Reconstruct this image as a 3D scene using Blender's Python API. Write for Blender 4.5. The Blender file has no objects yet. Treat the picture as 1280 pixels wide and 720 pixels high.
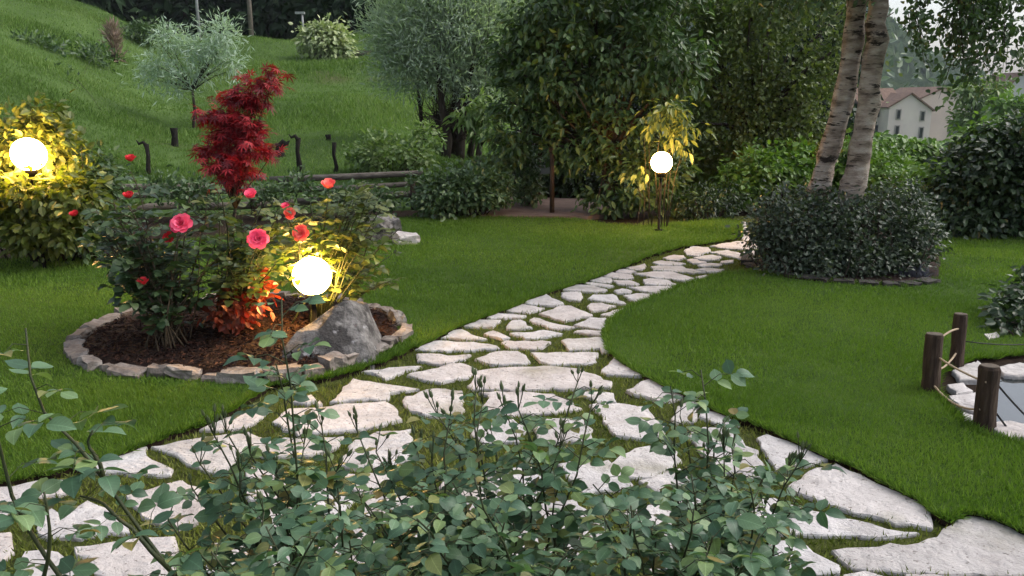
import bpy, bmesh, math, random
import numpy as np
from mathutils import Vector, Matrix, noise as mnoise
R = math.radians
rng = np.random.default_rng(7)
random.seed(7)
sc = bpy.context.scene
COL = sc.collection

# ------------------------------------------------------------------ camera
CAM_H, FPX, PITCH = 1.6, 995.0, R(13.45)
cam_d = bpy.data.cameras.new('camera'); cam = bpy.data.objects.new('camera', cam_d); COL.objects.link(cam)
cam.location = (0, 0, CAM_H); cam.rotation_euler = (math.pi/2 - PITCH, 0, 0)
cam_d.sensor_width = 36; cam_d.lens = 36*FPX/1280; cam_d.clip_start = 0.05; cam_d.clip_end = 3000
sc.camera = cam

# ------------------------------------------------------------------ sky, soft dusk light, exposure
SUN_EL, SUN_AZ = R(48), R(80)         # veiled by cloud, on the right
W = bpy.data.worlds.new('World'); sc.world = W; W.use_nodes = True
nt = W.node_tree; nt.nodes.clear()
sky = nt.nodes.new('ShaderNodeTexSky'); sky.sky_type = 'NISHITA'; sky.sun_disc = False
sky.sun_elevation = SUN_EL; sky.sun_rotation = SUN_AZ; sky.dust_density = 4.0; sky.air_density = 1.0; sky.ozone_density = 1.5
hs = nt.nodes.new('ShaderNodeHueSaturation'); hs.inputs['Saturation'].default_value = 0.55
bg = nt.nodes.new('ShaderNodeBackground'); bg.inputs['Strength'].default_value = 0.09
wo = nt.nodes.new('ShaderNodeOutputWorld')
nt.links.new(sky.outputs[0], hs.inputs['Color']); nt.links.new(hs.outputs[0], bg.inputs[0]); nt.links.new(bg.outputs[0], wo.inputs[0])
sd = bpy.data.lights.new('sun', 'SUN'); sd.energy = 0.5; sd.angle = R(60); sd.color = (1.0, 0.96, 0.93)
sun = bpy.data.objects.new('sun', sd); COL.objects.link(sun)
sdir = Vector((math.sin(SUN_AZ)*math.cos(SUN_EL), math.cos(SUN_AZ)*math.cos(SUN_EL), math.sin(SUN_EL)))
sun.rotation_euler = sdir.to_track_quat('Z', 'Y').to_euler(); sun.location = (0, 0, 30)
sc.view_settings.view_transform = 'Standard'; sc.view_settings.look = 'None'
sc.view_settings.gamma = 1; sc.view_settings.exposure = 1.5; sc.view_settings.use_curve_mapping = False
LAMP = 50.0                            # radiance of the lit globes
sc.render.engine = 'CYCLES'
sc.cycles.use_denoising = True; sc.cycles.adaptive_threshold = .02; sc.cycles.max_bounces = 4; sc.cycles.diffuse_bounces = 2; sc.cycles.glossy_bounces = 2
sc.cycles.transmission_bounces = 3; sc.cycles.transparent_max_bounces = 4; sc.cycles.volume_bounces = 0
sc.cycles.caustics_reflective = False; sc.cycles.caustics_refractive = False; sc.cycles.sample_clamp_indirect = 6

# ------------------------------------------------------------------ where a sight line of the photograph meets the place
def ray(px, py):
    u, v = (px-640)/FPX, (360-py)/FPX
    return u, math.cos(PITCH)+v*math.sin(PITCH), -math.sin(PITCH)+v*math.cos(PITCH)
def G(px, py, z=0.0):
    dx, dy, dz = ray(px, py); t = (z-CAM_H)/dz
    return Vector((dx*t, dy*t, z))
def AT(px, py, Y):
    dx, dy, dz = ray(px, py); t = Y/dy
    return Vector((dx*t, Y, CAM_H+dz*t))
def PROJ(P):
    P = np.asarray(P, float); y = P[:, 1]; z = P[:, 2]-CAM_H
    c, s = math.cos(PITCH), math.sin(PITCH)
    d = y*c - z*s; up = y*s + z*c
    return 640+FPX*P[:, 0]/d, 360-FPX*up/d, d
def sstep(x, a, b):
    t = np.clip((np.asarray(x, float)-a)/(b-a), 0, 1); return t*t*(3-2*t)

# ------------------------------------------------------------------ object helpers
def link(o, parent=None):
    COL.objects.link(o)
    if parent is not None: o.parent = parent
    return o
def tag(o, label=None, cat=None, group=None, kind=None):
    if label: o['label'] = label
    if cat: o['category'] = cat
    if group: o['group'] = group
    if kind: o['kind'] = kind
    return o
def empty(name, loc):
    o = bpy.data.objects.new(name, None); o.location = loc; o.empty_display_size = .1
    return link(o)
def setmat(me, m):
    me.materials.append(m)
def shift(me, parent):
    if parent is not None:
        me.transform(Matrix.Translation(-parent_world(parent)))
def parent_world(p):
    v = Vector(p.location); q = p.parent
    while q is not None: v += Vector(q.location); q = q.parent
    return v
class MB:
    def __init__(s): s.v = []; s.f = []; s.sm = []
    def add(s, vs, fs, smooth=False):
        o = len(s.v); s.v += [tuple(x) for x in vs]; s.f += [tuple(i+o for i in f) for f in fs]; s.sm += [smooth]*len(fs)
    def box(s, c, size, rot=None):
        c = Vector(c); h = Vector(size)/2; vs = []
        for x in (-1, 1):
            for y in (-1, 1):
                for z in (-1, 1):
                    p = Vector((x*h.x, y*h.y, z*h.z))
                    if rot is not None: p = rot @ p
                    vs.append(c+p)
        s.add(vs, [(0,1,3,2),(4,6,7,5),(0,4,5,1),(2,3,7,6),(0,2,6,4),(1,5,7,3)])
    def tube(s, pts, rad, n=8, cap=True, wob=0.0, smooth=True):
        pts = [Vector(p) for p in pts]; vs = []; fs = []
        ref = Vector((0.31, 0.17, 0.93)); 
        for i, p in enumerate(pts):
            t = (pts[min(i+1, len(pts)-1)]-pts[max(i-1, 0)]).normalized()
            a = t.cross(ref)
            if a.length < .15: a = t.cross(Vector((1, 0, 0)))
            a.normalize(); b = t.cross(a)
            r = rad[i] if hasattr(rad, '__len__') else rad
            for k in range(n):
                th = 2*math.pi*k/n; rr = r*(1+wob*(random.random()-.5))
                vs.append(p+a*(rr*math.cos(th))+b*(rr*math.sin(th)))
        for i in range(len(pts)-1):
            for k in range(n):
                fs.append((i*n+k, i*n+(k+1) % n, (i+1)*n+(k+1) % n, (i+1)*n+k))
        s.add(vs, fs, smooth)
        if cap:
            o = len(s.v)-len(vs)
            s.f.append(tuple(o+k for k in range(n))[::-1]); s.sm.append(False)
            s.f.append(tuple(o+(len(pts)-1)*n+k for k in range(n))); s.sm.append(False)
    def lathe(s, c, prof, n=24, smooth=True):
        c = Vector(c); vs = []; fs = []
        for r, z in prof:
            for k in range(n):
                th = 2*math.pi*k/n; vs.append(c+Vector((r*math.cos(th), r*math.sin(th), z)))
        for i in range(len(prof)-1):
            for k in range(n):
                fs.append((i*n+k, i*n+(k+1) % n, (i+1)*n+(k+1) % n, (i+1)*n+k))
        fs.append(tuple(range(n))[::-1]); fs.append(tuple((len(prof)-1)*n+k for k in range(n)))
        s.add(vs, fs, smooth)
    def build(s, name, m, parent=None):
        me = bpy.data.meshes.new(name); me.from_pydata(s.v, [], s.f); me.update()
        me.polygons.foreach_set('use_smooth', s.sm)
        setmat(me, m); shift(me, parent)
        return link(bpy.data.objects.new(name, me), parent)

def np_mesh(name, verts, faces, m, parent=None, rnd=None, smooth=False):
    """verts (N,3), faces (F,k); rnd is one number per vertex, the same over a whole leaf"""
    me = bpy.data.meshes.new(name)
    verts = np.ascontiguousarray(verts, dtype=np.float32); faces = np.ascontiguousarray(faces, dtype=np.int32)
    F, k = faces.shape
    me.vertices.add(len(verts)); me.loops.add(F*k); me.polygons.add(F)
    me.vertices.foreach_set('co', verts.ravel()); me.loops.foreach_set('vertex_index', faces.ravel())
    me.polygons.foreach_set('loop_start', np.arange(0, F*k, k, dtype=np.int32))
    me.update(calc_edges=True)
    me.polygons.foreach_set('use_smooth', np.full(F, smooth))
    if rnd is not None:
        a = me.attributes.new('rnd', 'FLOAT', 'POINT'); a.data.foreach_set('value', np.ascontiguousarray(rnd, dtype=np.float32))
    setmat(me, m); shift(me, parent)
    return link(bpy.data.objects.new(name, me), parent)

def unit(v):
    n = np.linalg.norm(v, axis=-1, keepdims=True); return v/np.maximum(n, 1e-9)
def frames(axis, nrm):
    y = unit(axis); x = unit(np.cross(y, nrm)); z = np.cross(x, y)
    return x, y, z
def cards(tpl, pos, axis, nrm, size):
    tv, tf = tpl; x, y, z = frames(axis, nrm); n = len(pos)
    size = np.broadcast_to(np.asarray(size, float).reshape(-1, 1, 1), (n, 1, 1))
    T = tv[None]*size
    V = pos[:, None, :] + T[..., 0:1]*x[:, None] + T[..., 1:2]*y[:, None] + T[..., 2:3]*z[:, None]
    F = tf[None] + (np.arange(n)*len(tv))[:, None, None]
    return V.reshape(-1, 3), F.reshape(-1, tf.shape[1])
def leaf_mesh(name, tpl, L, m, parent=None):
    pos, axis, nrm, size, rnd = L
    V, F = cards(tpl, pos, axis, nrm, size)
    return np_mesh(name, V, F, m, parent, np.repeat(rnd, len(tpl[0])))
def rv(n, s=1.0): return rng.normal(size=(n, 3))*s

# leaf outlines: x across, y along, z up from the blade
T_KITE = (np.array([(0,0,0),(.26,.42,.07),(0,1,-.10),(-.26,.42,.07)]), np.array([(0,1,2),(0,2,3)]))
T_OVATE = (np.array([(0,0,0),(.25,.22,.05),(.29,.58,.03),(0,1,-.10),(-.29,.58,.03),(-.25,.22,.05)]), np.array([(0,1,2,3),(0,3,4,5)]))
T_LANCE = (np.array([(0,0,0),(.15,.25,.04),(.14,.62,-.02),(0,1,-.16),(-.14,.62,-.02),(-.15,.25,.04)]), np.array([(0,1,2,3),(0,3,4,5)]))
T_BROAD = (np.array([(0,0,0),(.20,.25,.05),(.21,.6,.0),(0,1,-.14),(-.21,.6,.0),(-.20,.25,.05)]), np.array([(0,1,2,3),(0,3,4,5)]))
T_NEEDLE = (np.array([(0,0,0),(.085,.45,.02),(0,1,-.06),(-.085,.45,.02)]), np.array([(0,1,2),(0,2,3)]))
T_BLADE = (np.array([(-.05,0,0),(.05,0,0),(0,1,0)]), np.array([(0,1,2)]))
def rose_leaf(curl=.22, fold=.14, wide=1.0):
    ys = [0, .08, .22, .4, .58, .74, .88, 1.0]; ws = [0, .15, .29, .355, .345, .27, .15, 0]
    v = []; f = []
    for i, (y, w) in enumerate(zip(ys, ws)):
        w *= wide; bend = -curl*(y-.35)**2 - .02
        v += [(-w, y+(.03 if i % 2 else 0), bend+fold*w), (0, y, bend), (w, y+(.03 if i % 2 else 0), bend+fold*w)]
    for i in range(len(ys)-1):
        a = i*3; f += [(a, a+1, a+4, a+3), (a+1, a+2, a+5, a+4)]
    return np.array(v), np.array(f)
T_ROSE = rose_leaf(); ROSE_SET = [T_ROSE, rose_leaf(.5, .30, .92), rose_leaf(-.1, .05, 1.08), rose_leaf(.3, .45, .85), rose_leaf(.75, .1, 1.0)]
def maple_leaf():
    v = [(0, 0, 0)]; f = []; ang = [-125, -82, -40, 0, 40, 82, 125]; ln = [.42, .72, .95, 1.05, .95, .72, .42]
    for a, l in zip(ang, ln):
        a = R(a); d = np.array((math.sin(a), math.cos(a))); p = np.array((d[1], -d[0])); o = len(v)
        v += [(*(d*l*.42-p*.085), .02), (*(d*l), -.18*l), (*(d*l*.42+p*.085), .02)]
        f.append((0, o, o+1, o+2))
    return np.array(v), np.array(f)
T_MAPLE = maple_leaf()

def bpy_leaf(name, tpl, m):
    me = bpy.data.meshes.new(name); me.from_pydata([tuple(p) for p in tpl[0]], [], [tuple(f) for f in tpl[1]]); me.update()
    me.polygons.foreach_set('use_smooth', [True]*len(me.polygons)); setmat(me, m)
    return me
def leaf_objects(name, me, L, parent):
    pos, axis, nrm, size, rnd = L; x, y, z = frames(axis, nrm); pw = parent_world(parent)
    for i in range(len(pos)):
        o = bpy.data.objects.new(name, me if not isinstance(me, list) else me[i*7 % len(me)])
        M = Matrix(((x[i,0],y[i,0],z[i,0]),(x[i,1],y[i,1],z[i,1]),(x[i,2],y[i,2],z[i,2])))
        o.location = Vector(pos[i])-pw; o.rotation_euler = M.to_euler(); s = float(size[i]); o.scale = (s, s, s)
        link(o, parent)
def take(L, idx): return tuple(a[idx] for a in L)
def cat(Ls): return tuple(np.concatenate([l[i] for l in Ls]) for i in range(5))
def split_visible(L, n=300, cell=9):
    """the leaves that show largest: nearest along each sight line"""
    c = L[0]+L[1]/np.maximum(np.linalg.norm(L[1],axis=1,keepdims=True),1e-9)*L[3][:,None]*.5
    px, py, d = PROJ(c); key = (np.floor(px/cell).astype(int), np.floor(py/cell).astype(int)); seen = set(); pick = []
    for i in np.argsort(d):
        k = (key[0][i], key[1][i])
        if k in seen or not (-10 < px[i] < 1290 and -10 < py[i] < 730): continue
        seen.add(k); pick.append(i)
    pick = sorted(pick, key=lambda i: -L[3][i]/d[i])[:n]
    rest = np.setdiff1d(np.arange(len(d)), pick)
    return take(L, np.array(pick, int)), take(L, rest)

# ------------------------------------------------------------------ materials
def newmat(name):
    m = bpy.data.materials.new(name); m.use_nodes = True; t = m.node_tree; t.nodes.clear()
    return m, t, t.nodes.new, t.links.new
def ramp(N, cols):
    r = N('ShaderNodeValToRGB'); el = r.color_ramp.elements
    while len(el) < len(cols): el.new(.5)
    for i, c in enumerate(cols):
        if len(c) == 4: el[i].position = c[3]
        else: el[i].position = i/(len(cols)-1)
        el[i].color = (*c[:3], 1)
    return r
LK = 1.6
def leafmat(name, cols, rough=.45, transl=.3, obj=False, tcol=None, spec=.5, veins=False):
    m, t, N, L = newmat(name)
    if obj: src = N('ShaderNodeObjectInfo').outputs['Random']
    else:
        a = N('ShaderNodeAttribute'); a.attribute_name = 'rnd'; src = a.outputs['Fac']
    r = ramp(N, [(c[0]*LK, c[1]*LK, c[2]*LK, *c[3:]) for c in cols]); L(src, r.inputs[0])
    p = N('ShaderNodeBsdfPrincipled'); p.inputs['Roughness'].default_value = rough; p.inputs['Specular IOR Level'].default_value = spec
    if veins:
        tc = N('ShaderNodeTexCoord'); sp = N('ShaderNodeSeparateXYZ'); L(tc.outputs['Object'], sp.inputs[0])
        def mth(op, a, b=None):
            n = N('ShaderNodeMath'); n.operation = op
            for i, q in enumerate((a, b)):
                if q is None: continue
                if isinstance(q, (int, float)): n.inputs[i].default_value = q
                else: L(q, n.inputs[i])
            return n.outputs[0]
        ax = mth('ABSOLUTE', sp.outputs['X']); rib = mth('LESS_THAN', ax, .016)
        side = mth('GREATER_THAN', mth('SINE', mth('MULTIPLY', mth('SUBTRACT', sp.outputs['Y'], mth('MULTIPLY', ax, .9)), 48)), .86)
        nz = N('ShaderNodeTexNoise'); nz.inputs['Scale'].default_value = 3.5; L(tc.outputs['Object'], nz.inputs['Vector'])
        f = mth('ADD', mth('ADD', mth('MULTIPLY', rib, .55), mth('MULTIPLY', side, .22)), mth('MULTIPLY', mth('SUBTRACT', nz.outputs['Fac'], .5), .7))
        vm = N('ShaderNodeVectorMath'); vm.operation = 'SCALE'; L(r.outputs[0], vm.inputs[0]); L(mth('ADD', f, 1.0), vm.inputs['Scale']); L(vm.outputs[0], p.inputs['Base Color'])
    else: L(r.outputs[0], p.inputs['Base Color'])
    tr = N('ShaderNodeBsdfTranslucent')
    g = N('ShaderNodeMix'); g.data_type = 'RGBA'; g.blend_type = 'MULTIPLY'; g.inputs[0].default_value = 1
    L(r.outputs[0], g.inputs[6]); g.inputs[7].default_value = (*(tcol or (1.3, 1.5, .6)), 1); L(g.outputs[2], tr.inputs[0])
    mx = N('ShaderNodeMixShader'); mx.inputs[0].default_value = transl; o = N('ShaderNodeOutputMaterial')
    L(p.outputs[0], mx.inputs[1]); L(tr.outputs[0], mx.inputs[2]); L(mx.outputs[0], o.inputs[0])
    return m
def surf(name, cols, scale=5, detail=6, rough=.8, bump=.3, bscale=None, stretch=(1,1,1), dist=.02, spec=.3, coords='Object', rng_in=(.3,.7), layers=None, objvar=None):
    """noise-mixed colour with a bump of the same kind"""
    m, t, N, L = newmat(name)
    tc = N('ShaderNodeTexCoord'); mp = N('ShaderNodeMapping'); mp.inputs['Scale'].default_value = stretch
    if coords == 'World':
        ge = N('ShaderNodeNewGeometry'); L(ge.outputs['Position'], mp.inputs['Vector'])
    else: L(tc.outputs[coords], mp.inputs['Vector'])
    n = N('ShaderNodeTexNoise'); n.inputs['Scale'].default_value = scale; n.inputs['Detail'].default_value = detail; n.inputs['Roughness'].default_value = .62
    L(mp.outputs[0], n.inputs['Vector'])
    k = len(cols); cc = [(*c, rng_in[0]+(rng_in[1]-rng_in[0])*i/(k-1)) for i, c in enumerate(cols)]
    r = ramp(N, cc); L(n.outputs['Fac'], r.inputs[0]); col = r.outputs[0]
    for (s2, lo, hi, c2, st2) in (layers or []):
        mp2 = N('ShaderNodeMapping'); mp2.inputs['Scale'].default_value = st2; L(mp.inputs['Vector'].links[0].from_socket, mp2.inputs['Vector'])
        n2 = N('ShaderNodeTexNoise'); n2.inputs['Scale'].default_value = s2; n2.inputs['Detail'].default_value = 5; L(mp2.outputs[0], n2.inputs['Vector'])
        mr = N('ShaderNodeMapRange'); mr.inputs['From Min'].default_value = lo; mr.inputs['From Max'].default_value = hi; L(n2.outputs['Fac'], mr.inputs[0])
        mx = N('ShaderNodeMix'); mx.data_type = 'RGBA'; L(mr.outputs[0], mx.inputs[0]); L(col, mx.inputs[6]); mx.inputs[7].default_value = (*c2, 1); col = mx.outputs[2]
    if objvar:
        oi = N('ShaderNodeObjectInfo'); rv_ = ramp(N, objvar); L(oi.outputs['Random'], rv_.inputs[0]); mx = N('ShaderNodeMix'); mx.data_type = 'RGBA'; mx.blend_type = 'MULTIPLY'; mx.inputs[0].default_value = 1; L(col, mx.inputs[6]); L(rv_.outputs[0], mx.inputs[7]); col = mx.outputs[2]
    p = N('ShaderNodeBsdfPrincipled'); p.inputs['Roughness'].default_value = rough; p.inputs['Specular IOR Level'].default_value = spec
    L(col, p.inputs['Base Color'])
    nb = N('ShaderNodeTexNoise'); nb.inputs['Scale'].default_value = bscale or scale*3; nb.inputs['Detail'].default_value = 8; nb.inputs['Roughness'].default_value = .65; L(mp.outputs[0], nb.inputs['Vector'])
    b = N('ShaderNodeBump'); b.inputs['Strength'].default_value = bump; b.inputs['Distance'].default_value = dist
    L(nb.outputs['Fac'], b.inputs['Height']); L(b.outputs[0], p.inputs['Normal'])
    o = N('ShaderNodeOutputMaterial'); L(p.outputs[0], o.inputs[0])
    return m
M = {}
M['lawn'] = surf('lawn_green', [(.032,.066,.011),(.056,.108,.018),(.082,.135,.028)], scale=3, bscale=140, bump=.8, dist=.03, coords='World', rough=.9, spec=.1)
M['soil'] = surf('dark_soil', [(.018,.012,.008),(.045,.03,.02)], scale=30, bump=.9, coords='World', rough=.95, spec=.1)
M['moss'] = surf('mossy_joint', [(.042,.042,.018),(.07,.085,.024),(.10,.115,.035)], scale=9, bscale=120, bump=.9, coords='World', rough=.95, spec=.05)
M['stone'] = surf('pale_limestone', objvar=[(.82,.80,.78),(1,1,1),(.90,.84,.80),(1.0,.98,.96),(.84,.82,.78)], cols=[(.43,.41,.405),(.56,.54,.535),(.65,.63,.625)], scale=6, bscale=16, bump=1, dist=.03, rough=.8, spec=.25, coords='World', rng_in=(.3,.68),
                  layers=[(26, .66, .74, (.15,.13,.12), (1,2.6,1)), (60, .62, .72, (.2,.18,.165), (1,1,1)), (1.7, .60, .74, (.30,.29,.22), (1,1,1)), (2.2, .6, .8, (.40,.35,.32), (1,1,1))])
M['edge_stone'] = surf('rough_pinkish_stone', objvar=[(.6,.58,.56),(1,.95,.9),(.85,.88,.9)], cols= [(.13,.112,.10),(.27,.235,.21),(.42,.38,.345)], scale=11, bump=.9, dist=.02, coords='World', rough=.85)
M['boulder'] = surf('grey_boulder', [(.075,.07,.066),(.17,.16,.15),(.28,.265,.25)], scale=9, bscale=26, bump=1, dist=.04, coords='World', rough=.85, rng_in=(.38,.62), layers=[(6, .56, .62, (.06,.055,.052), (1,1,1)), (14, .62, .68, (.34,.33,.33), (1,1,1))])
M['darkstone'] = surf('dark_edging_stone', [(.03,.028,.026),(.075,.068,.062)], scale=9, bump=1, coords='World', rough=.9)  # darker stone tone for the low edging of the shrub bed
M['mulch'] = surf('bark_mulch_ground', [(.016,.008,.006),(.04,.018,.012)], scale=40, bump=1, coords='World', rough=.9)
M['chips'] = leafmat('bark_chip', [(.006,.003,.0025),(.014,.006,.004),(.04,.017,.011)], rough=.85, transl=0, spec=.2)
M['grass'] = leafmat('grass_blade', [(.038,.074,.010),(.07,.124,.017),(.118,.172,.034)], rough=.6, transl=.3, spec=.2)
M['mossgrass'] = leafmat('joint_moss_blade', [(.05,.065,.016),(.09,.11,.026),(.14,.15,.045)], rough=.8, transl=.25, spec=.1)
M['meadow'] = surf('meadow_ground', [(.045,.08,.022),(.07,.12,.032),(.095,.15,.045)], scale=.6, bscale=3, bump=.8, dist=.15, coords='World', rough=.95, spec=.05, stretch=(1,.6,1),
                   layers=[(.22, .62, .75, (.09,.075,.04), (1,1,1))])
M['meadowblade'] = leafmat('meadow_blade', [(.042,.075,.020),(.075,.125,.032),(.12,.165,.06)], rough=.7, transl=.35, spec=.1)
M['bark'] = surf('dark_bark', [(.02,.015,.011),(.06,.045,.034)], scale=12, stretch=(1,1,.25), bump=.9, rough=.9)
M['stumpbark'] = surf('black_bark', [(.008,.007,.006),(.025,.02,.017)], scale=14, stretch=(1,1,.3), bump=1, dist=.03, rough=.95)
M['twig'] = surf('brown_twig', [(.05,.035,.022),(.10,.075,.045)], scale=14, stretch=(1,1,.3), bump=.4, rough=.8)
M['cane'] = surf('green_rose_cane', [(.022,.036,.014),(.05,.055,.022)], scale=18, bump=.2, rough=.55)
M['post'] = surf('weathered_log', [(.018,.011,.008),(.05,.032,.022),(.10,.07,.048)], scale=9, stretch=(3,3,.4), bump=1, dist=.012, rough=.9)
M['endgrain'] = surf('cut_end_grain', [(.07,.055,.042),(.16,.13,.10)], scale=30, bump=.6, rough=.9, coords='World')
M['rope'] = surf('pale_rope', [(.28,.21,.14),(.45,.36,.25)], scale=60, bump=.4, rough=.9)
M['cable'] = surf('dark_cable', [(.012,.012,.013),(.03,.03,.03)], scale=60, bump=.2, rough=.7)
M['dark_metal'] = surf('dark_metal', [(.003,.003,.003),(.006,.006,.006)], scale=30, bump=.1, rough=.7, spec=.08)
M['grey_metal'] = surf('grey_metal', [(.25,.26,.26),(.36,.37,.37)], scale=10, bump=.05, rough=.5)
M['concrete_pole'] = surf('concrete_pole', [(.14,.12,.10),(.22,.19,.16)], scale=8, bump=.2, rough=.9)
M['wall_grey'] = surf('grey_stucco', [(.13,.125,.12),(.19,.18,.17)], scale=2, bump=.3, rough=.9)
M['paving'] = surf('pinkish_paving', [(.16,.105,.085),(.24,.17,.14)], scale=4, bump=.4, coords='World', rough=.9)
M['log'] = surf('grey_timber_log', [(.06,.05,.042),(.14,.12,.10),(.22,.19,.16)], scale=8, stretch=(.4,4,4), bump=.8, rough=.9)
M['plaster'] = surf('cream_plaster', [(.60,.52,.48),(.70,.62,.57)], scale=.35, bump=.1, rough=.9, coords='World')
M['plaster2'] = surf('pinkish_plaster', [(.55,.45,.40),(.64,.53,.47)], scale=.35, bump=.1, rough=.9, coords='World')
M['plaster3'] = surf('white_plaster', [(.42,.42,.42),(.5,.5,.5)], scale=.35, bump=.1, rough=.9, coords='World')
M['rooftile'] = surf('clay_roof_tile', [(.12,.075,.055),(.22,.14,.10)], scale=1.2, bump=.8, dist=.1, rough=.9, coords='World', stretch=(4,1,1))
M['window'] = surf('dark_window_glass', [(.015,.018,.02),(.03,.034,.036)], scale=1, bump=0, rough=.15, spec=.5)
M['frame'] = surf('window_surround', [(.3,.27,.25),(.36,.33,.3)], scale=3, bump=.05, rough=.8)
M['farhill'] = surf('wooded_hillside', [(.012,.024,.012),(.03,.055,.022),(.055,.085,.03)], scale=.16, bscale=.35, bump=1, dist=2, coords='World', rough=.95, spec=.05)
def water():
    m, t, N, L = newmat('pond_water'); p = N('ShaderNodeBsdfPrincipled'); p.inputs['Base Color'].default_value = (.012,.016,.014,1); p.inputs['Roughness'].default_value = .04
    p.inputs['IOR'].default_value = 1.6; p.inputs['Specular IOR Level'].default_value = .9
    n = N('ShaderNodeTexNoise'); n.inputs['Scale'].default_value = 5; b = N('ShaderNodeBump'); b.inputs['Strength'].default_value = .05; b.inputs['Distance'].default_value = .02
    L(n.outputs['Fac'], b.inputs['Height']); L(b.outputs[0], p.inputs['Normal']); o = N('ShaderNodeOutputMaterial'); L(p.outputs[0], o.inputs[0]); return m
M['water'] = water()
def globe():
    m, t, N, L = newmat('lit_opal_globe'); e = N('ShaderNodeEmission'); e.inputs[0].default_value = (1, .54, .15, 1); e.inputs[1].default_value = LAMP
    o = N('ShaderNodeOutputMaterial'); L(e.outputs[0], o.inputs[0]); return m
M['globe'] = globe()
def birchbark():
    m, t, N, L = newmat('birch_bark'); ge = N('ShaderNodeNewGeometry')
    def noise(scale, detail, st, rough=.6):
        mp = N('ShaderNodeMapping'); mp.inputs['Scale'].default_value = st; L(ge.outputs['Position'], mp.inputs['Vector']); n = N('ShaderNodeTexNoise'); n.inputs['Scale'].default_value = scale; n.inputs['Detail'].default_value = detail; n.inputs['Roughness'].default_value = rough; L(mp.outputs[0], n.inputs['Vector']); return n.outputs['Fac']
    base = noise(1, 6, (5, 5, 16)); r = ramp(N, [(.15,.115,.09,.34),(.29,.23,.185,.46),(.40,.335,.28,.56),(.52,.46,.40,.7)]); L(base, r.inputs[0]); col = r.outputs[0]
    for fac, lo, hi in ((noise(1, 4, (6, 6, 34)), .585, .64), (noise(1, 6, (3.2, 3.2, 7.5), .7), .575, .63)):
        mr = N('ShaderNodeMapRange'); mr.inputs['From Min'].default_value = lo; mr.inputs['From Max'].default_value = hi; L(fac, mr.inputs[0])
        mx = N('ShaderNodeMix'); mx.data_type = 'RGBA'; L(mr.outputs[0], mx.inputs[0]); L(col, mx.inputs[6]); mx.inputs[7].default_value = (.03,.023,.018,1); col = mx.outputs[2]
    p = N('ShaderNodeBsdfPrincipled'); p.inputs['Roughness'].default_value = .8; p.inputs['Specular IOR Level'].default_value = .2; L(col, p.inputs['Base Color'])
    b = N('ShaderNodeBump'); b.inputs['Strength'].default_value = 1; b.inputs['Distance'].default_value = .03; L(noise(1, 7, (9, 9, 26), .7), b.inputs['Height']); L(b.outputs[0], p.inputs['Normal'])
    o = N('ShaderNodeOutputMaterial'); L(p.outputs[0], o.inputs[0]); return m
M['birch'] = birchbark()
def petalmat(name, c1, c2):
    return leafmat(name, [c1, c2], rough=.55, transl=.3, obj=True, tcol=(1.2, .8, .8), spec=.2)

# leaves
ROSE_C = [(.026,.056,.032,0),(.05,.096,.053,.4),(.078,.132,.068,.72),(.115,.165,.06,.93),(.13,.10,.03,1)]
M['rose_o'] = leafmat('rose_leaf_single', ROSE_C, .44, .25, True, spec=.42, veins=True); M['rose_s'] = leafmat('rose_leaf', ROSE_C, .44, .25, spec=.42)
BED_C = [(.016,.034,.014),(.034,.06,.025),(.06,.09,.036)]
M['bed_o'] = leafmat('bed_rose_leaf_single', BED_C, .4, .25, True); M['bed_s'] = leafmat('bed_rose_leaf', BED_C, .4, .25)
BED2_C = [(.03,.045,.016),(.06,.085,.024),(.09,.10,.03)]  # leaf colours yellowed, so some of the lamp's warm light is in them
M['bed2_o'] = leafmat('lamp_tinted_rose_leaf_single', BED2_C, .4, .3, True); M['bed2_s'] = leafmat('lamp_tinted_rose_leaf', BED2_C, .4, .3)
MAP_C = [(.05,.006,.011),(.14,.010,.015),(.27,.016,.022)]
M['maple_o'] = leafmat('maple_leaf_single', MAP_C, .5, .35, True, tcol=(1.8,.35,.35)); M['maple_s'] = leafmat('maple_leaf', MAP_C, .5, .35, tcol=(1.8,.35,.35))
M['redlow'] = leafmat('bronze_leaf', [(.05,.012,.008),(.12,.025,.012),(.18,.05,.02)], .5, .3, tcol=(1.5,.6,.4))
M['dark'] = leafmat('dark_tree_leaf', [(.018,.038,.013),(.042,.078,.024),(.09,.135,.045)], .42, .22)
M['droop'] = leafmat('drooping_leaf', [(.032,.054,.016),(.068,.095,.028),(.13,.15,.05)], .5, .3)
M['birchleaf'] = leafmat('birch_leaf', [(.022,.042,.018),(.04,.07,.028),(.06,.095,.035)], .45, .25)
M['willow'] = leafmat('grey_green_leaf', [(.15,.19,.16),(.22,.265,.22),(.29,.335,.285)], .6, .4)
M['olive'] = leafmat('silver_leaf', [(.13,.18,.15),(.24,.30,.26),(.36,.42,.37)], .5, .3)
M['hedge'] = leafmat('hedge_leaf', [(.035,.075,.012),(.075,.14,.024),(.13,.20,.045)], .45, .28)
M['darkbush'] = leafmat('dark_bush_leaf', [(.008,.018,.008),(.018,.036,.014),(.045,.075,.026)], .4, .2)
M['blueshrub'] = leafmat('bluish_shrub_leaf', [(.012,.022,.012),(.03,.046,.026),(.085,.105,.075)], .4, .2)
M['shrub'] = leafmat('green_shrub_leaf', [(.02,.04,.018),(.045,.08,.03),(.085,.125,.055)], .42, .22)
M['paleshrub'] = leafmat('pale_shrub_leaf', [(.05,.09,.03),(.10,.15,.05),(.17,.21,.09)], .5, .3)
M['varieg'] = leafmat('variegated_leaf', [(.07,.11,.04),(.22,.26,.13),(.38,.40,.25)], .5, .2)
M['lampshrub'] = leafmat('lamp_shrub_leaf', [(.04,.06,.015),(.075,.095,.02),(.12,.13,.03)], .45, .38)
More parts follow.
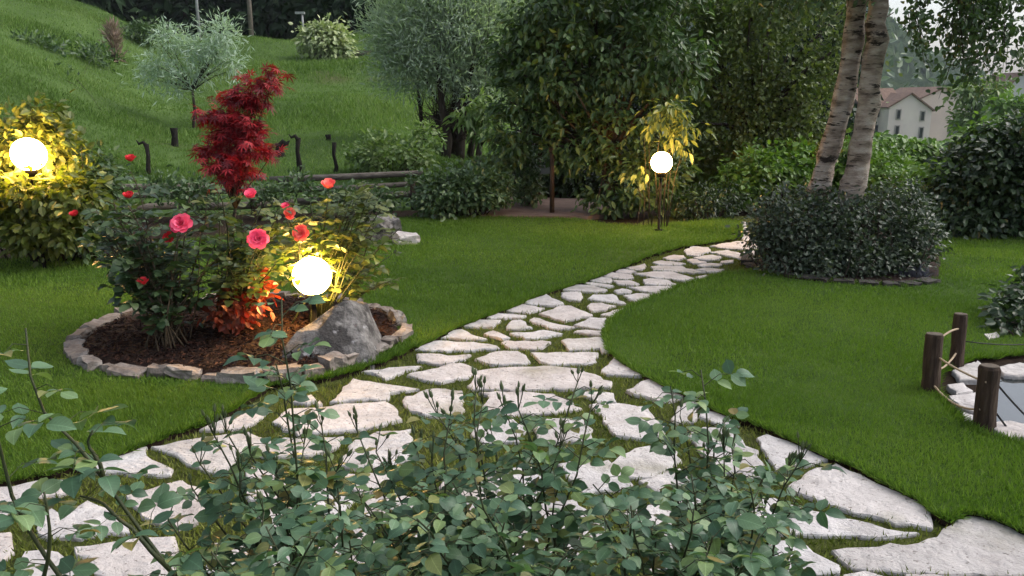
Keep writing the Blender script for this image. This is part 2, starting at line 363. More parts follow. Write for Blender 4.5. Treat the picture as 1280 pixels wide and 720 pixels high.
M['yellowshrub'] = leafmat('golden_leaf', [(.07,.09,.012),(.14,.14,.018),(.2,.15,.02)], .5, .3)
M['forest'] = leafmat('dark_wood_leaf', [(.006,.012,.007),(.012,.024,.012),(.022,.04,.018)], .8, .1, spec=.1)
M['dry'] = leafmat('dry_stalk', [(.13,.09,.07),(.2,.15,.12)], .8, .1)
M['lav'] = leafmat('lavender_leaf', [(.06,.06,.09),(.10,.10,.13)], .5, .1)

# ------------------------------------------------------------------ terrain
def H(X, Y):
    X = np.asarray(X, float); Y = np.asarray(Y, float)
    Ye = Y - 1.4*sstep(X, -1.9, -.6)
    hill = np.interp(Ye, [12.2, 12.7, 13.5, 20, 28, 36, 40, 60, 120, 300, 900], [-.06, .25, .42, 1.02, 2.15, 3.8, 4.35, 5.2, 12, 16, 16])
    val = np.interp(Y, [14, 40, 100, 300, 900], [-.06, -1.5, -6, -6, -6])
    f = sstep(X + .12*Y + 1, 0, 2 + .25*np.minimum(Y, 80))
    z = hill*(1-f) + val*f
    z = z + .4*np.maximum(0, -X-.42*Y)*sstep(Y, 11.5, 15)*(1-sstep(Y, 45, 90))
    b = sstep(Ye, 13, 18)*(1-f)
    z = z + b*(.09*np.sin(X*.9+Y*.33)+.08*np.sin(Y*.75-X*.41+1)+.05*np.sin(X*2.1+Y*1.7)*np.sin(Y*.9-X*.5)+.02*np.sin(X*3.7-Y*2.9))
    return z
gx = np.unique(np.concatenate([np.linspace(-700, -45, 30), np.linspace(-45, 22, 180), np.linspace(22, 700, 36)]))
gy = np.unique(np.concatenate([np.linspace(-60, 8, 12), np.linspace(8, 60, 150), np.linspace(60, 900, 50)]))
XX, YY = np.meshgrid(gx, gy); ZZ = H(XX, YY)
idx = np.arange(XX.size).reshape(XX.shape)
gf = np.stack([idx[:-1,:-1], idx[:-1,1:], idx[1:,1:], idx[1:,:-1]], -1).reshape(-1, 4)
ground = np_mesh('ground', np.stack([XX, YY, ZZ], -1).reshape(-1, 3), gf, M['meadow'], smooth=True); tag(ground, kind='structure')
def HZ(x, y): return float(H(x, y))

def poly_sheet(name, pts, z0, z1, m, side=None, parent=None):
    """a closed outline as a slab from z0 up to z1"""
    bm = bmesh.new(); vs = [bm.verts.new((p[0], p[1], z1)) for p in pts]; f = bm.faces.new(vs)
    if f.normal.z < 0: f.normal_flip()
    bm.normal_update()
    if f.normal.z < 0: bmesh.ops.reverse_faces(bm, faces=[f])
    top = f
    r = bmesh.ops.extrude_face_region(bm, geom=[f]); nv = [e for e in r['geom'] if isinstance(e, bmesh.types.BMVert)]
    for v in nv: v.co.z = z1
    for v in vs: v.co.z = z0
    bmesh.ops.recalc_face_normals(bm, faces=bm.faces[:])
    me = bpy.data.meshes.new(name); 
    for fc in bm.faces: fc.material_index = 0 if (fc.normal.z > .9) else (1 if side else 0)
    bmesh.ops.triangulate(bm, faces=bm.faces[:])
    bm.to_mesh(me); bm.free(); me.materials.append(m)
    if side: me.materials.append(side)
    return link(bpy.data.objects.new(name, me), parent)
def smooth_line(pts, n=4, closed=False):
    P = [np.array((p[0], p[1])) for p in pts]; out = []; m = len(P)
    rngi = range(m) if closed else range(m-1)
    for i in rngi:
        a, b = P[i], P[(i+1) % m]; p0 = P[i-1] if (closed or i > 0) else a; p3 = P[(i+2) % m] if (closed or i+2 < m) else b
        for k in range(n):
            t = k/n; out.append(.5*((2*a)+(-p0+b)*t+(2*p0-5*a+4*b-p3)*t*t+(-p0+3*a-3*b+p3)*t**3))
    if not closed: out.append(P[-1])
    return out
def in_poly(X, Y, poly):
    X = np.asarray(X); Y = np.asarray(Y); c = np.zeros(X.shape, bool); n = len(poly)
    for i in range(n):
        x1, y1 = poly[i][0], poly[i][1]; x2, y2 = poly[i-1][0], poly[i-1][1]
        if y1 == y2: continue
        c ^= ((y1 > Y) != (y2 > Y)) & (X < (x2-x1)*(Y-y1)/(y2-y1)+x1)
    return c
def gpx(lst): return [tuple(G(*p)[:2]) for p in lst]

# garden floor: mossy bed under the stepping stones
path = poly_sheet('path', [(-4.5,-1.5),(4.5,-1.5),(4.5,2.7),(2.3,3.5),(1.7,5),(3.0,8.4),(3.4,11.2),(2.0,11.2),(.6,8.2),(-1.2,6.5),(-2.2,4.7),(-4.5,4.4)], -.07, -.030, M['moss']); tag(path, kind='structure')
soil = poly_sheet('planting_soil', [(-14,7.4),(-4.5,7.6),(-3,10.4),(9,10.4),(9,7.5),(14,7.5),(14,13),(-1.2,12.0),(-5.8,11.1),(-14,11.0)], -.075, -.05, M['soil']); tag(soil, kind='structure')

left_edge = [(926,277),(927,290),(924,297),(890,303),(850,309),(815,319),(790,329),(760,341),(735,350),(700,361),(680,367),(650,379),(620,391),(590,401),(562,413),(540,424),(522,433),(508,436)]
left_low = [(335,482),(322,492),(290,512),(250,532),(205,547),(150,567),(90,585),(30,598),(-60,612),(-220,630)]
left_back = [(-420,345),(-150,330),(0,325),(90,321),(140,318),(180,308),(300,292),(420,280),(500,273),(560,271),(640,272),(720,274),(760,281),(800,283),(850,279),(900,274)]
bed_loop_px = [(92,440),(104,420),(135,404),(180,391),(240,380),(310,375),(380,376),(440,383),(470,390),(492,400),(505,412),(498,425),(470,440),(430,455),(390,467),(330,476),(260,475),(190,469),(130,462),(102,452)]
bed_loop = smooth_line(gpx(bed_loop_px), 5, True)
bc = np.mean(np.array(bed_loop), 0)
LAWN_L = [tuple(p) for p in smooth_line(gpx(left_edge), 4)] + [tuple(p) for p in smooth_line(gpx([(503,440),(470,455),(430,468),(390,476),(350,481)]), 2)] + [tuple(p) for p in smooth_line(gpx(left_low), 4)] + gpx(left_back)
def ragged(P, amp=.014):
    out = []
    for i in range(len(P)):
        a, b = np.array(P[i][:2]), np.array(P[(i+1) % len(P)][:2]); L = np.linalg.norm(b-a); k = max(1, int(L/.05)) if a[1] < 11.5 and L < 1.2 else 1
        for j in range(k): out.append(tuple(a+(b-a)*j/k+np.array((random.gauss(0, amp), random.gauss(0, amp)))*(1 if k > 1 or j else .4)))
    return out
LAWN_L = ragged(LAWN_L)
right_edge = [(945,338),(910,342),(880,349),(850,358),(820,371),(790,383),(768,397),(757,415),(760,435),(775,450),(800,466),(835,484),(870,499),(905,517),(940,529),(960,536),(1000,555),(1040,574),(1060,580),(1100,601),(1150,626),(1166,640),(1185,650),(1205,642),(1235,646),(1280,664),(1420,725)]
pond_notch = [(1520,580),(1400,562),(1300,556),(1250,548),(1215,536),(1183,506),(1170,484),(1176,466),(1200,454),(1240,446),(1320,440),(1420,434),(1540,432)]
LAWN_R = [tuple(p) for p in smooth_line(gpx(right_edge), 4)] + [tuple(p) for p in smooth_line(gpx(pond_notch), 3)] + gpx([(1540,315),(1290,299),(1200,291),(1165,300),(1175,350),(1130,358),(1040,352),(975,346)])
LAWN_R = ragged(LAWN_R)
lawn_l = poly_sheet('lawn', LAWN_L, -.055, .002, M['lawn'], M['soil']); tag(lawn_l, kind='structure')
lawn_r = poly_sheet('lawn', LAWN_R, -.055, .002, M['lawn'], M['soil']); tag(lawn_r, kind='structure')

# grass blades
def grass(poly, hole, dens, y_lo, y_hi, x_lo, x_hi, h, w, seedcol, margin=None):
    n = int(dens*(y_hi-y_lo)*(x_hi-x_lo)); X = rng.uniform(x_lo, x_hi, n); Y = rng.uniform(y_lo, y_hi, n)
    px, py, d = PROJ(np.stack([X, Y, 0*X], 1)); k = in_poly(X, Y, poly) & (px > -60) & (px < 1340) & (py < 800)
    if hole is not None: k &= ~in_poly(X, Y, hole)
    X, Y = X[k], Y[k]; n = len(X)
    hh = h*(.6+.7*rng.random(n))*(1+.25*np.sin(X*3.1+Y*1.3)*np.sin(Y*2.3-X)); ang = rng.uniform(0, 2*np.pi, n)
    lean = rv(n, .42); lean[:, 2] = 1; pos = np.stack([X, Y, np.full(n, .0)], 1)
    nrm = np.stack([np.cos(ang), np.sin(ang), 0*ang], 1)
    patch = .5+.22*np.sin(X*1.3+2*np.sin(Y*.9))+.18*np.sin(Y*2.6+1.5*np.sin(X*1.9))
    band = .12*np.sign(np.sin((X*.35+Y)*5.2))*(.5+.5*np.sin(X*.8+Y*.5))
    rnd = np.clip(patch*.55+band+rng.random(n)*.45, 0, 1)
    tv = T_BLADE[0]*np.array([w/.1/h, 1, 1]); 
    return cards((tv, T_BLADE[1]), pos, lean, nrm, hh)[0], rnd
def grass_obj(name, parts, m, label):
    V = np.concatenate([p[0] for p in parts]); r = np.concatenate([p[1] for p in parts])
    F = np.arange(len(V)).reshape(-1, 3)
    o = np_mesh(name, V, F, m, None, np.repeat(r, 3)); tag(o, label, 'grass', kind='stuff'); return o
hole = [tuple(bc+(np.array(p)-bc)*1.02) for p in bed_loop]
parts = []
for poly in (LAWN_L, LAWN_R):
    parts += [grass(poly, hole, 16000, 2.2, 4.3, -3.4, 3.4, .027, .0042, 0), grass(poly, hole, 8500, 4.3, 6.4, -4.6, 4.6, .027, .0055, 0),
              grass(poly, hole, 3800, 6.4, 11.2, -7.6, 8, .028, .009, 0)]
def edge_blades(poly, h, w):
    P = np.array([p[:2] for p in poly]); Q = np.roll(P, -1, 0); L = np.linalg.norm(Q-P, axis=1); k = (L < .5) & (P[:, 1] > 2) & (P[:, 1] < 11); P, Q, L = P[k], Q[k], L[k]
    cnt = np.maximum(1, (L*1100/np.maximum(1, P[:, 1]/4.5)).astype(int)); i = np.repeat(np.arange(len(P)), cnt); t = rng.random(len(i))[:, None]; pos = P[i]+(Q[i]-P[i])*t
    nr = np.stack([(Q-P)[:, 1], -(Q-P)[:, 0]], 1)/np.maximum(L, 1e-6)[:, None]; area = sum(poly[j-1][0]*poly[j][1]-poly[j][0]*poly[j-1][1] for j in range(len(poly))); nr = nr*(1 if area > 0 else -1)
    n = len(i); pos = pos-nr[i]*(.03*rng.random((n, 1))-.006); ax = np.concatenate([nr[i]*rng.uniform(-.2, 1.5, (n, 1)), np.ones((n, 1))], 1)+rv(n, .3); a = rng.uniform(0, 6.28, n)
    V, _ = cards((T_BLADE[0]*np.array([w/.1/h, 1, 1]), T_BLADE[1]), np.concatenate([pos, np.full((n, 1), -.004)], 1), ax, np.stack([np.cos(a), np.sin(a), 0*a], 1), h*(.5+.9*rng.random(n)))
    return V, np.clip(.35+.3*rng.normal(size=n), 0, 1)
parts += [edge_blades(LAWN_L, .044, .006), edge_blades(LAWN_R, .044, .006)]
grass_obj('grass', parts, M['grass'], 'short mown green grass of the two lawns beside the path')

# ------------------------------------------------------------------ stepping stones, each a slab of its own
def Z(o, pts, s=4): return [(o[0]+x/s, o[1]+y/s) for x, y in pts]
A1, A2, A3, A4, A6, A7, A8 = (640,270), (440,380), (720,420), (960,540), (200,440), (0,540), (280,540)
STONES = [Z(A1, p) for p in [
 [(860,172),(905,152),(980,157),(992,172),(930,198),(875,192)], [(995,148),(1130,125),(1225,135),(1235,156),(1180,163),(1080,162)],
 [(990,178),(1080,170),(1170,187),(1225,197),(1215,213),(1150,213),(1075,198)], [(755,207),(810,192),(860,195),(868,208),(830,220),(780,218)],
 [(870,218),(905,212),(965,225),(960,236),(905,235)], [(910,205),(1000,193),(1040,200),(1035,214),(985,219),(930,214)],
 [(705,228),(745,220),(865,235),(840,244),(735,243)], [(930,243),(980,233),(1050,238),(1035,250),(960,252)],
 [(565,258),(665,237),(672,250),(650,266),(600,266)], [(700,252),(740,248),(840,250),(960,278),(900,282),(790,272),(710,268)],
 [(620,285),(700,277),(800,277),(850,291),(905,308),(860,322),(790,312),(720,308)], [(510,270),(560,264),(620,275),(590,285),(525,282)],
 [(435,290),(500,280),(600,293),(608,308),(560,312),(480,305)], [(365,312),(405,298),(492,308),(500,318),(485,332),(400,325)],
 [(508,320),(590,320),(635,338),(610,343),(530,338)], [(660,317),(690,310),(780,317),(825,343),(720,342),(668,338)],
 [(360,333),(400,331),(490,342),(510,348),(470,354),(410,347)], [(230,355),(285,337),(380,344),(470,366),(450,376),(340,374),(250,366)],
 [(580,352),(700,347),(835,352),(765,380),(740,388),(650,372)], [(510,370),(545,360),(605,370),(590,384),(530,382)],
 [(250,380),(330,377),(350,400),(340,422),(290,416),(258,405)], [(50,425),(110,395),(165,382),(190,400),(255,440),(190,444),(100,440)],
 [(380,410),(410,392),(500,390),(530,410),(565,438),(480,428)], [(560,395),(620,386),(715,390),(690,415),(640,425),(580,412)],
 [(372,450),(400,432),(450,434),(515,446),(470,465),(400,472)], [(445,490),(500,470),(575,455),(555,475),(500,498)],
 [(140,485),(240,450),(290,448),(400,492),(330,508),(260,525),(200,505)], [(90,520),(110,507),(200,532),(305,553),(270,562),(200,560)],
 [(310,545),(390,506),(470,508),(465,545),(440,563),(390,555)], [(310,577),(330,569),(445,573),(445,595),(380,588)],
 [(250,620),(280,613),(450,606),(465,640),(490,665),(480,683),(445,680),(435,658),(370,665),(295,665)],
 [(920,265),(985,258),(1060,264),(1040,275),(980,278)], [(1150,178),(1260,168),(1270,190),(1200,192)], [(1045,225),(1110,217),(1100,230),(1045,233)],
 [(920,302),(975,292),(970,308),(930,312)], [(860,326),(920,319),(905,333),(870,334)], [(1145,88),(1195,95),(1215,122),(1160,123)], [(1140,50),(1175,55),(1190,85),(1148,82)], [(1120,25),(1165,28),(1172,46),(1135,46)],
 ]] + [Z(A2, p) for p in [
 [(725,22),(790,2),(830,-3),(960,18),(880,40),(800,37)], [(670,64),(715,42),(870,56),(835,66),(700,70)],
 [(550,105),(620,76),(740,80),(705,112),(590,110)], [(775,100),(800,80),(840,77),(900,115),(840,122),(775,122)],
 [(660,148),(705,130),(790,165),(750,171)], [(450,165),(510,129),(550,126),(600,150),(675,174),(560,172)],
 [(795,146),(960,127),(1050,146),(950,165),(870,169)], [(750,190),(780,181),(985,186),(950,215),(870,221),(790,221)],
 [(325,222),(400,182),(560,187),(680,200),(730,221),(560,229),(400,229)], [(325,247),(400,245),(480,256),(590,250),(500,290),(430,300),(330,280)],
 [(618,272),(720,237),(830,237),(870,256),(888,285),(850,299),(700,297)], [(900,244),(1100,242),(1220,242),(1215,285),(1140,297),(1000,297),(950,285)],
 [(60,335),(230,314),(340,309),(270,330),(160,370),(130,350)], [(285,352),(450,307),(545,292),(615,325),(580,365),(450,389),(380,380)],
 [(590,402),(640,332),(700,320),(1000,308),(1140,327),(1280,387),(1270,413),(1000,419),(800,424),(620,419)],
 [(265,460),(420,420),(545,433),(555,480),(540,540),(420,555),(300,530),(265,495)],
 [(650,550),(690,475),(645,443),(860,437),(1000,447),(1140,515),(1000,535),(800,550)],
 [(900,600),(980,572),(1130,569),(1200,620),(1180,680),(950,690)], [(640,600),(800,575),(860,610),(830,680),(660,690),(600,650)],
 ]] + [Z(A3, p) for p in [
 [(20,278),(90,276),(185,287),(200,325),(100,323)], [(75,342),(220,337),(350,356),(400,420),(440,445),(435,495),(290,500),(200,490),(140,400)],
 [(130,175),(190,102),(230,104),(340,180),(320,195),(160,187)], [(265,270),(370,202),(440,226),(540,280),(520,305),(420,322),(350,300)],
 [(475,410),(500,370),(570,312),(620,345),(590,420),(490,430)], [(630,370),(700,380),(810,438),(700,435),(620,400)],
 [(560,480),(640,456),(780,461),(830,520),(900,600),(955,690),(860,700),(700,660),(620,560)], [(910,510),(960,491),(1100,541),(1250,610),(1150,640),(1000,655),(950,580)],
 [(300,560),(480,540),(520,620),(380,700),(140,715),(160,640)],
 ]] + [Z(A4, p) for p in [
 [(120,270),(210,195),(350,161),(400,190),(560,270),(800,345),(800,400),(815,470),(700,450),(500,410),(300,350),(160,300)],
 [(-20,332),(50,337),(230,392),(500,452),(735,495),(600,512),(300,510),(50,500),(-100,480)],
 [(20,542),(130,537),(230,600),(355,655),(340,690),(220,700),(60,680),(10,600)],
 [(340,580),(500,568),(700,560),(850,520),(930,460),(930,432),(1030,417),(1280,482),(1400,560),(1420,700),(1100,713),(700,693),(440,673),(370,620)],
 [(380,715),(490,692),(600,722),(600,800),(350,800)], [(700,715),(1100,735),(1400,725),(1500,860),(900,850),(700,790)],
 ]] + [Z(A6, p) for p in [
 [(580,345),(660,282),(1120,247),(1160,270),(1190,335),(1000,380),(700,410)], [(205,380),(330,326),(520,272),(540,290),(500,325),(420,370),(300,385)],
 [(665,250),(760,210),(780,235),(740,258)], [(785,252),(800,242),(812,256),(790,262)], [(860,245),(980,132),(1130,156),(1280,179),(1150,200),(1140,233)],
 [(370,440),(450,400),(560,440),(700,430),(905,422),(880,470),(800,500),(540,520),(420,500)], [(910,520),(980,440),(1080,397),(1250,385),(1270,520),(1100,570),(920,565)],
 [(870,602),(1050,600),(1165,615),(1100,660),(990,700),(930,650)],
 ]] + [Z(A7, p) for p in [
 [(770,72),(960,35),(1160,5),(1270,20),(1200,140),(1090,200),(985,168),(890,108)],
 [(405,165),(560,107),(735,62),(730,110),(800,150),(855,180),(850,205),(600,195),(420,185)], [(-150,300),(0,270),(200,241),(340,236),(350,290),(150,330),(0,350),(-150,360)],
 [(-80,400),(0,382),(65,380),(20,425),(-80,440)], [(195,420),(260,375),(300,400),(430,340),(520,380),(580,420),(640,490),(500,500),(400,520),(250,520),(200,505)],
 [(640,320),(760,282),(900,242),(1000,280),(1050,340),(980,440),(880,470),(760,440),(700,380)],
 [(380,575),(560,542),(720,522),(860,522),(880,580),(850,700),(640,760),(480,700)], [(130,600),(300,600),(350,640),(460,730),(440,800),(200,800),(90,690)], [(-120,490),(50,505),(60,590),(0,640),(-120,620)],
 ]] + [Z(A8, p) for p in [
 [(80,250),(140,165),(210,190),(300,260),(280,340),(130,330)], [(150,400),(320,370),(420,410),(420,480),(240,500)], [(380,250),(520,260),(640,330),(560,420),(440,380),(370,320)],
 [(700,340),(860,300),(1000,350),(980,440),(800,460),(690,420)], [(500,480),(700,490),(780,560),(700,650),(520,640),(470,560)], [(900,500),(1150,470),(1220,560),(1120,660),(930,640)],
 [(-60,560),(200,540),(400,600),(420,720),(150,760),(-80,700)], [(1100,250),(1300,240),(1380,320),(1240,400),(1100,380)],
 ]] + [
 [(640,640),(720,625),(760,670),(700,710),(630,700)], [(780,640),(860,620),(940,650),(930,700),(820,715)], [(700,580),(760,575),(790,605),(730,615)], [(800,600),(850,585),(880,605),(830,620)], [(610,590),(670,580),(690,615),(630,630)],
 [(300,760),(480,740),(560,800),(420,900),(280,860)], [(600,750),(800,740),(860,820),(700,900),(580,860)], [(900,760),(1030,770),(1050,850),(920,900)], [(60,780),(220,780),(250,880),(40,900)],
]
def stone_obj(pts_px, name='stone', parent=path, z=0.0, m=None, thick=.05, grow=1.0, jit=.008):
    P = [np.array(G(px, py, z)[:2]) for px, py in pts_px]
    c = np.mean(P, 0); P = [c+(p-c)*grow for p in P]
    area = sum(P[i-1][0]*P[i][1]-P[i][0]*P[i-1][1] for i in range(len(P)))
    if area < 0: P = P[::-1]
    out = []
    for i, a in enumerate(P):
        b = P[(i+1) % len(P)]; L = np.linalg.norm(b-a); k = max(1, int(L/.05)); nrm = np.array((b[1]-a[1], a[0]-b[0]))/max(L, 1e-6)
        for j in range(k):
            t = j/k; out.append(a+(b-a)*t+nrm*(random.gauss(0, jit*.8) if j else 0)+np.array((random.gauss(0, jit*.3), random.gauss(0, jit*.3))))
    n = len(out); cx, cy = np.mean(out, 0); vs = []; tilt = (random.gauss(0, .006), random.gauss(0, .006))
    def zz(p, dz): return z+dz+tilt[0]*(p[0]-cx)+tilt[1]*(p[1]-cy)
    rings = [(0, -thick), (0, -.009), (.004, -.002), (.016, 0)]
    for inset, dz in rings:
        for i in range(n):
            p = out[i]; t = out[(i+1) % n]-out[i-1]; nn = np.array((-t[1], t[0])); nn = nn/max(np.linalg.norm(nn), 1e-6)
            q = p+nn*inset*min(1, np.linalg.norm(p-np.array((cx, cy)))/.08)
            vs.append((q[0]-cx, q[1]-cy, zz(q, dz)-z + (random.gauss(0, .0015) if dz > -.03 else 0)))
    fs = [tuple(range(3*n, 4*n))]
    for r in range(3):
        for i in range(n): fs.append((r*n+i, r*n+(i+1) % n, (r+1)*n+(i+1) % n, (r+1)*n+i))
    me = bpy.data.meshes.new(name); me.from_pydata(vs, [], fs); me.update(); setmat(me, m or M['stone'])
    bm = bmesh.new(); bm.from_mesh(me); bmesh.ops.triangulate(bm, faces=[f for f in bm.faces if len(f.verts) > 4]); bm.to_mesh(me); bm.free()
    o = bpy.data.objects.new(name, me); o.location = Vector((cx, cy, z))-parent_world(parent); return link(o, parent)
STONE_XY = []
for p in STONES:
    stone_obj(p, z=-.010, jit=.011, grow=1.055); STONE_XY.append([tuple(G(a, b, -.010)[:2]) for a, b in p])
# low moss and grass growing in the joints
n = 150000; X = rng.uniform(-3.2, 3.4, n); Y = 2.2+9*rng.random(n)**1.5
px, py, d = PROJ(np.stack([X, Y, 0*X], 1)); k = (px > -40) & (px < 1320) & (py < 780) & ~in_poly(X, Y, LAWN_L) & ~in_poly(X, Y, LAWN_R) & ~in_poly(X, Y, hole) & (Y < 10.5) & ~((X > 2.05) & (Y > 3.5) & (Y < 6))
for s in STONE_XY: k &= ~in_poly(X, Y, s)
X, Y = X[k], Y[k]; n = len(X); l = rv(n, .5); l[:, 2] = 1; a = rng.uniform(0, 6.28, n)
V, F = cards((T_BLADE[0]*np.array([2.6, 1, 1]), T_BLADE[1]), np.stack([X, Y, np.full(n, -.032)], 1), l, np.stack([np.cos(a), np.sin(a), 0*a], 1), .02+.025*rng.random(n))
o = np_mesh('moss', V, F, M['mossgrass'], None, np.repeat(np.clip(.5+.3*np.sin(X*4)*np.sin(Y*3)+rng.normal(size=n)*.22, 0, 1), 3)); tag(o, 'yellow-green moss and grass in the joints of the path', 'moss', kind='stuff')

# ------------------------------------------------------------------ generic foliage
def crown(lobes, n_clump, per, spread, size, droop=.4, out=.6, shell=.45, up=.8, jit=.5, flat=.7, gap=0.0, hang=0.0):
    w = np.array([r[0]*r[1]*r[2] for _, r in lobes])**(2/3); w = w/w.sum(); li = rng.choice(len(lobes), n_clump, p=w)
    C = np.array([c for c, _ in lobes], float)[li]; Rr = np.array([r for _, r in lobes], float)[li]
    d = unit(rv(n_clump)); rad = (shell+(1-shell)*rng.random(n_clump))[:, None]*(1+.10*rng.normal(size=(n_clump, 1)))
    cc = C+d*rad*Rr
    if gap > 0:
        k = np.sin(cc[:, 0]*5.1+cc[:, 2]*3.3)*np.sin(cc[:, 2]*6.3-cc[:, 1]*2.1) > -1+2*gap*.5; cc, d = cc[k], d[k]
    m = len(cc); n = m*per; off = rv(n, spread)*np.array([1, 1, flat]); i = np.repeat(np.arange(m), per)
    if hang > 0: off[:, 2] -= hang*rng.random(n)**.7*(.4+.6*np.repeat(rng.random(m), per))
    pos = cc[i]+off
    axis = d[i]*out+unit(off+1e-6)*.45+rv(n, jit); axis[:, 2] -= droop
    nrm = np.array([0, 0, up])+d[i]*.5+rv(n, .45)
    crnd = rng.random(m)[i]; rnd = np.clip(.45*crnd+.55*rng.random(n), 0, 1)
    return pos, axis, nrm, size*(.65+.7*rng.random(n)), rnd
def limbs(base, lobes, r0, m, parent, name='trunk', nper=5, height=.45, lean=None, wob=.15, sides=8):
    """tapered trunk that forks to points inside the crown"""
    b = MB(); base = Vector(base); cs = [Vector(c) for c, _ in lobes]; mean = sum(cs, Vector())/len(cs)
    fork = base.lerp(mean, height)+(Vector(lean) if lean else Vector())
    b.tube([base-Vector((0,0,.1)), base+Vector((0,0,.05)), base.lerp(fork, .5)+Vector((random.gauss(0,.03), random.gauss(0,.03), 0)), fork], [r0*1.35, r0, r0*.85, r0*.7], sides, wob=wob)
    for c, r in lobes:
        for _ in range(nper):
            q = Vector(c)+Vector((random.gauss(0,.4)*r[0], random.gauss(0,.4)*r[1], random.gauss(0,.4)*r[2])); md = fork.lerp(q, .5)+Vector((random.gauss(0,.06), random.gauss(0,.06), .08))*(q-fork).length*.6
            b.tube([fork, fork.lerp(md, .5)+Vector((0,0,.02)), md, q], [r0*.5, r0*.36, r0*.25, r0*.08], 5, wob=wob)
    return b.build(name, m, parent)
def lobe(px, py, Y, rx, rz, ry=None):
    """crown lobe centred where that sight line reaches depth Y; radii in pixels across and up"""
    k = Y/FPX; return (tuple(AT(px, py, Y)), (rx*k, (ry if ry else rx)*k, rz*k))
def shrub(name, label, base_px, lobes, tpl, leaf, n_clump, per, spread, size, catg='shrub', group=None, r0=.03, stems=6, base=None, barkm='bark', **kw):
    b = Vector(base) if base is not None else G(*base_px); b.z = HZ(b.x, b.y) if base is None else b.z
    root = empty(name, b); tag(root, label, catg, group)
    mb = MB()
    for c, r in lobes:
        for _ in range(stems):
            q = Vector(c)+Vector((random.gauss(0,.4)*r[0], random.gauss(0,.4)*r[1], random.uniform(-.2,.6)*r[2])); f = Vector((b.x+(q.x-b.x)*.45+random.gauss(0,.05), b.y+(q.y-b.y)*.45+random.gauss(0,.05), b.z-.03))
            md = f.lerp(q, .5)+Vector((random.gauss(0,.05), random.gauss(0,.05), .05)); mb.tube([f, md, q], [r0, r0*.6, r0*.2], 5)
    mb.build('stem', M[barkm], root)
    L = crown(lobes, n_clump, per, spread, size, **kw); k = L[0][:, 2] > b.z+.02
    leaf_mesh('foliage', tpl, take(L, k), M[leaf], root)
    return root

# ------------------------------------------------------------------ rose bushes
def bezier(a, b, c, n):
    return [a*(1-t)**2+b*2*t*(1-t)+c*t*t for t in np.linspace(0, 1, n)]
def compound(p, d, up, s, nl=5):
    """rachis with a leaflet at its end and pairs along it"""
    out = []; d = Vector(d).normalized(); side = d.cross(Vector(up))
    if side.length < .1: side = Vector((1, 0, 0))
    side.normalize(); nr = side.cross(d).normalized()
    L = s*1.9; tip = Vector(p)+d*L+Vector((0, 0, -.12*L))
    out.append((tip, d+Vector((0,0,-.25)), nr, s*1.08))
    for j in range((nl-1)//2):
        q = Vector(p)+d*L*(.86-.42*j)+Vector((0,0,-.05*L)); sc_ = s*(.95-.12*j)
        for sg in (-1, 1): out.append((q, d*.45+side*sg+Vector((0,0,-.12)), nr+side*sg*.12, sc_))
    return out, [Vector(p), Vector(p)+d*L*.5+Vector((0,0,.01)), tip]
def bud_profile(s): return [(s*.12, -.2*s), (s*.32, .0), (s*.36, .25*s), (s*.27, .65*s), (s*.08, 1.1*s), (.001, 1.2*s)]
M['bud'] = surf('green_rose_bud', [(.07,.10,.045),(.12,.145,.065)], scale=40, bump=.2, rough=.55)
M['budred'] = surf('red_rose_bud', [(.22,.008,.012),(.35,.02,.03)], scale=40, bump=.2, rough=.55)
def bud_mesh():
    b = MB(); b.lathe((0,0,0), bud_profile(1), 8)
    for k in range(5):
        th = k*2*math.pi/5; c, s = math.cos(th), math.sin(th); u = Vector((-s, c, 0)); r = Vector((c, s, 0))
        b.add([r*.34-u*.16, r*.34+u*.16, r*.42+u*.05+Vector((0,0,.7)), r*.42-u*.05+Vector((0,0,.7)), r*.55+Vector((0,0,1.25))], [(0,1,2,3),(3,2,4)])
    me = bpy.data.meshes.new('bud'); me.from_pydata(b.v, [], b.f); me.update(); setmat(me, M['bud']); return me
BUD = bud_mesh()
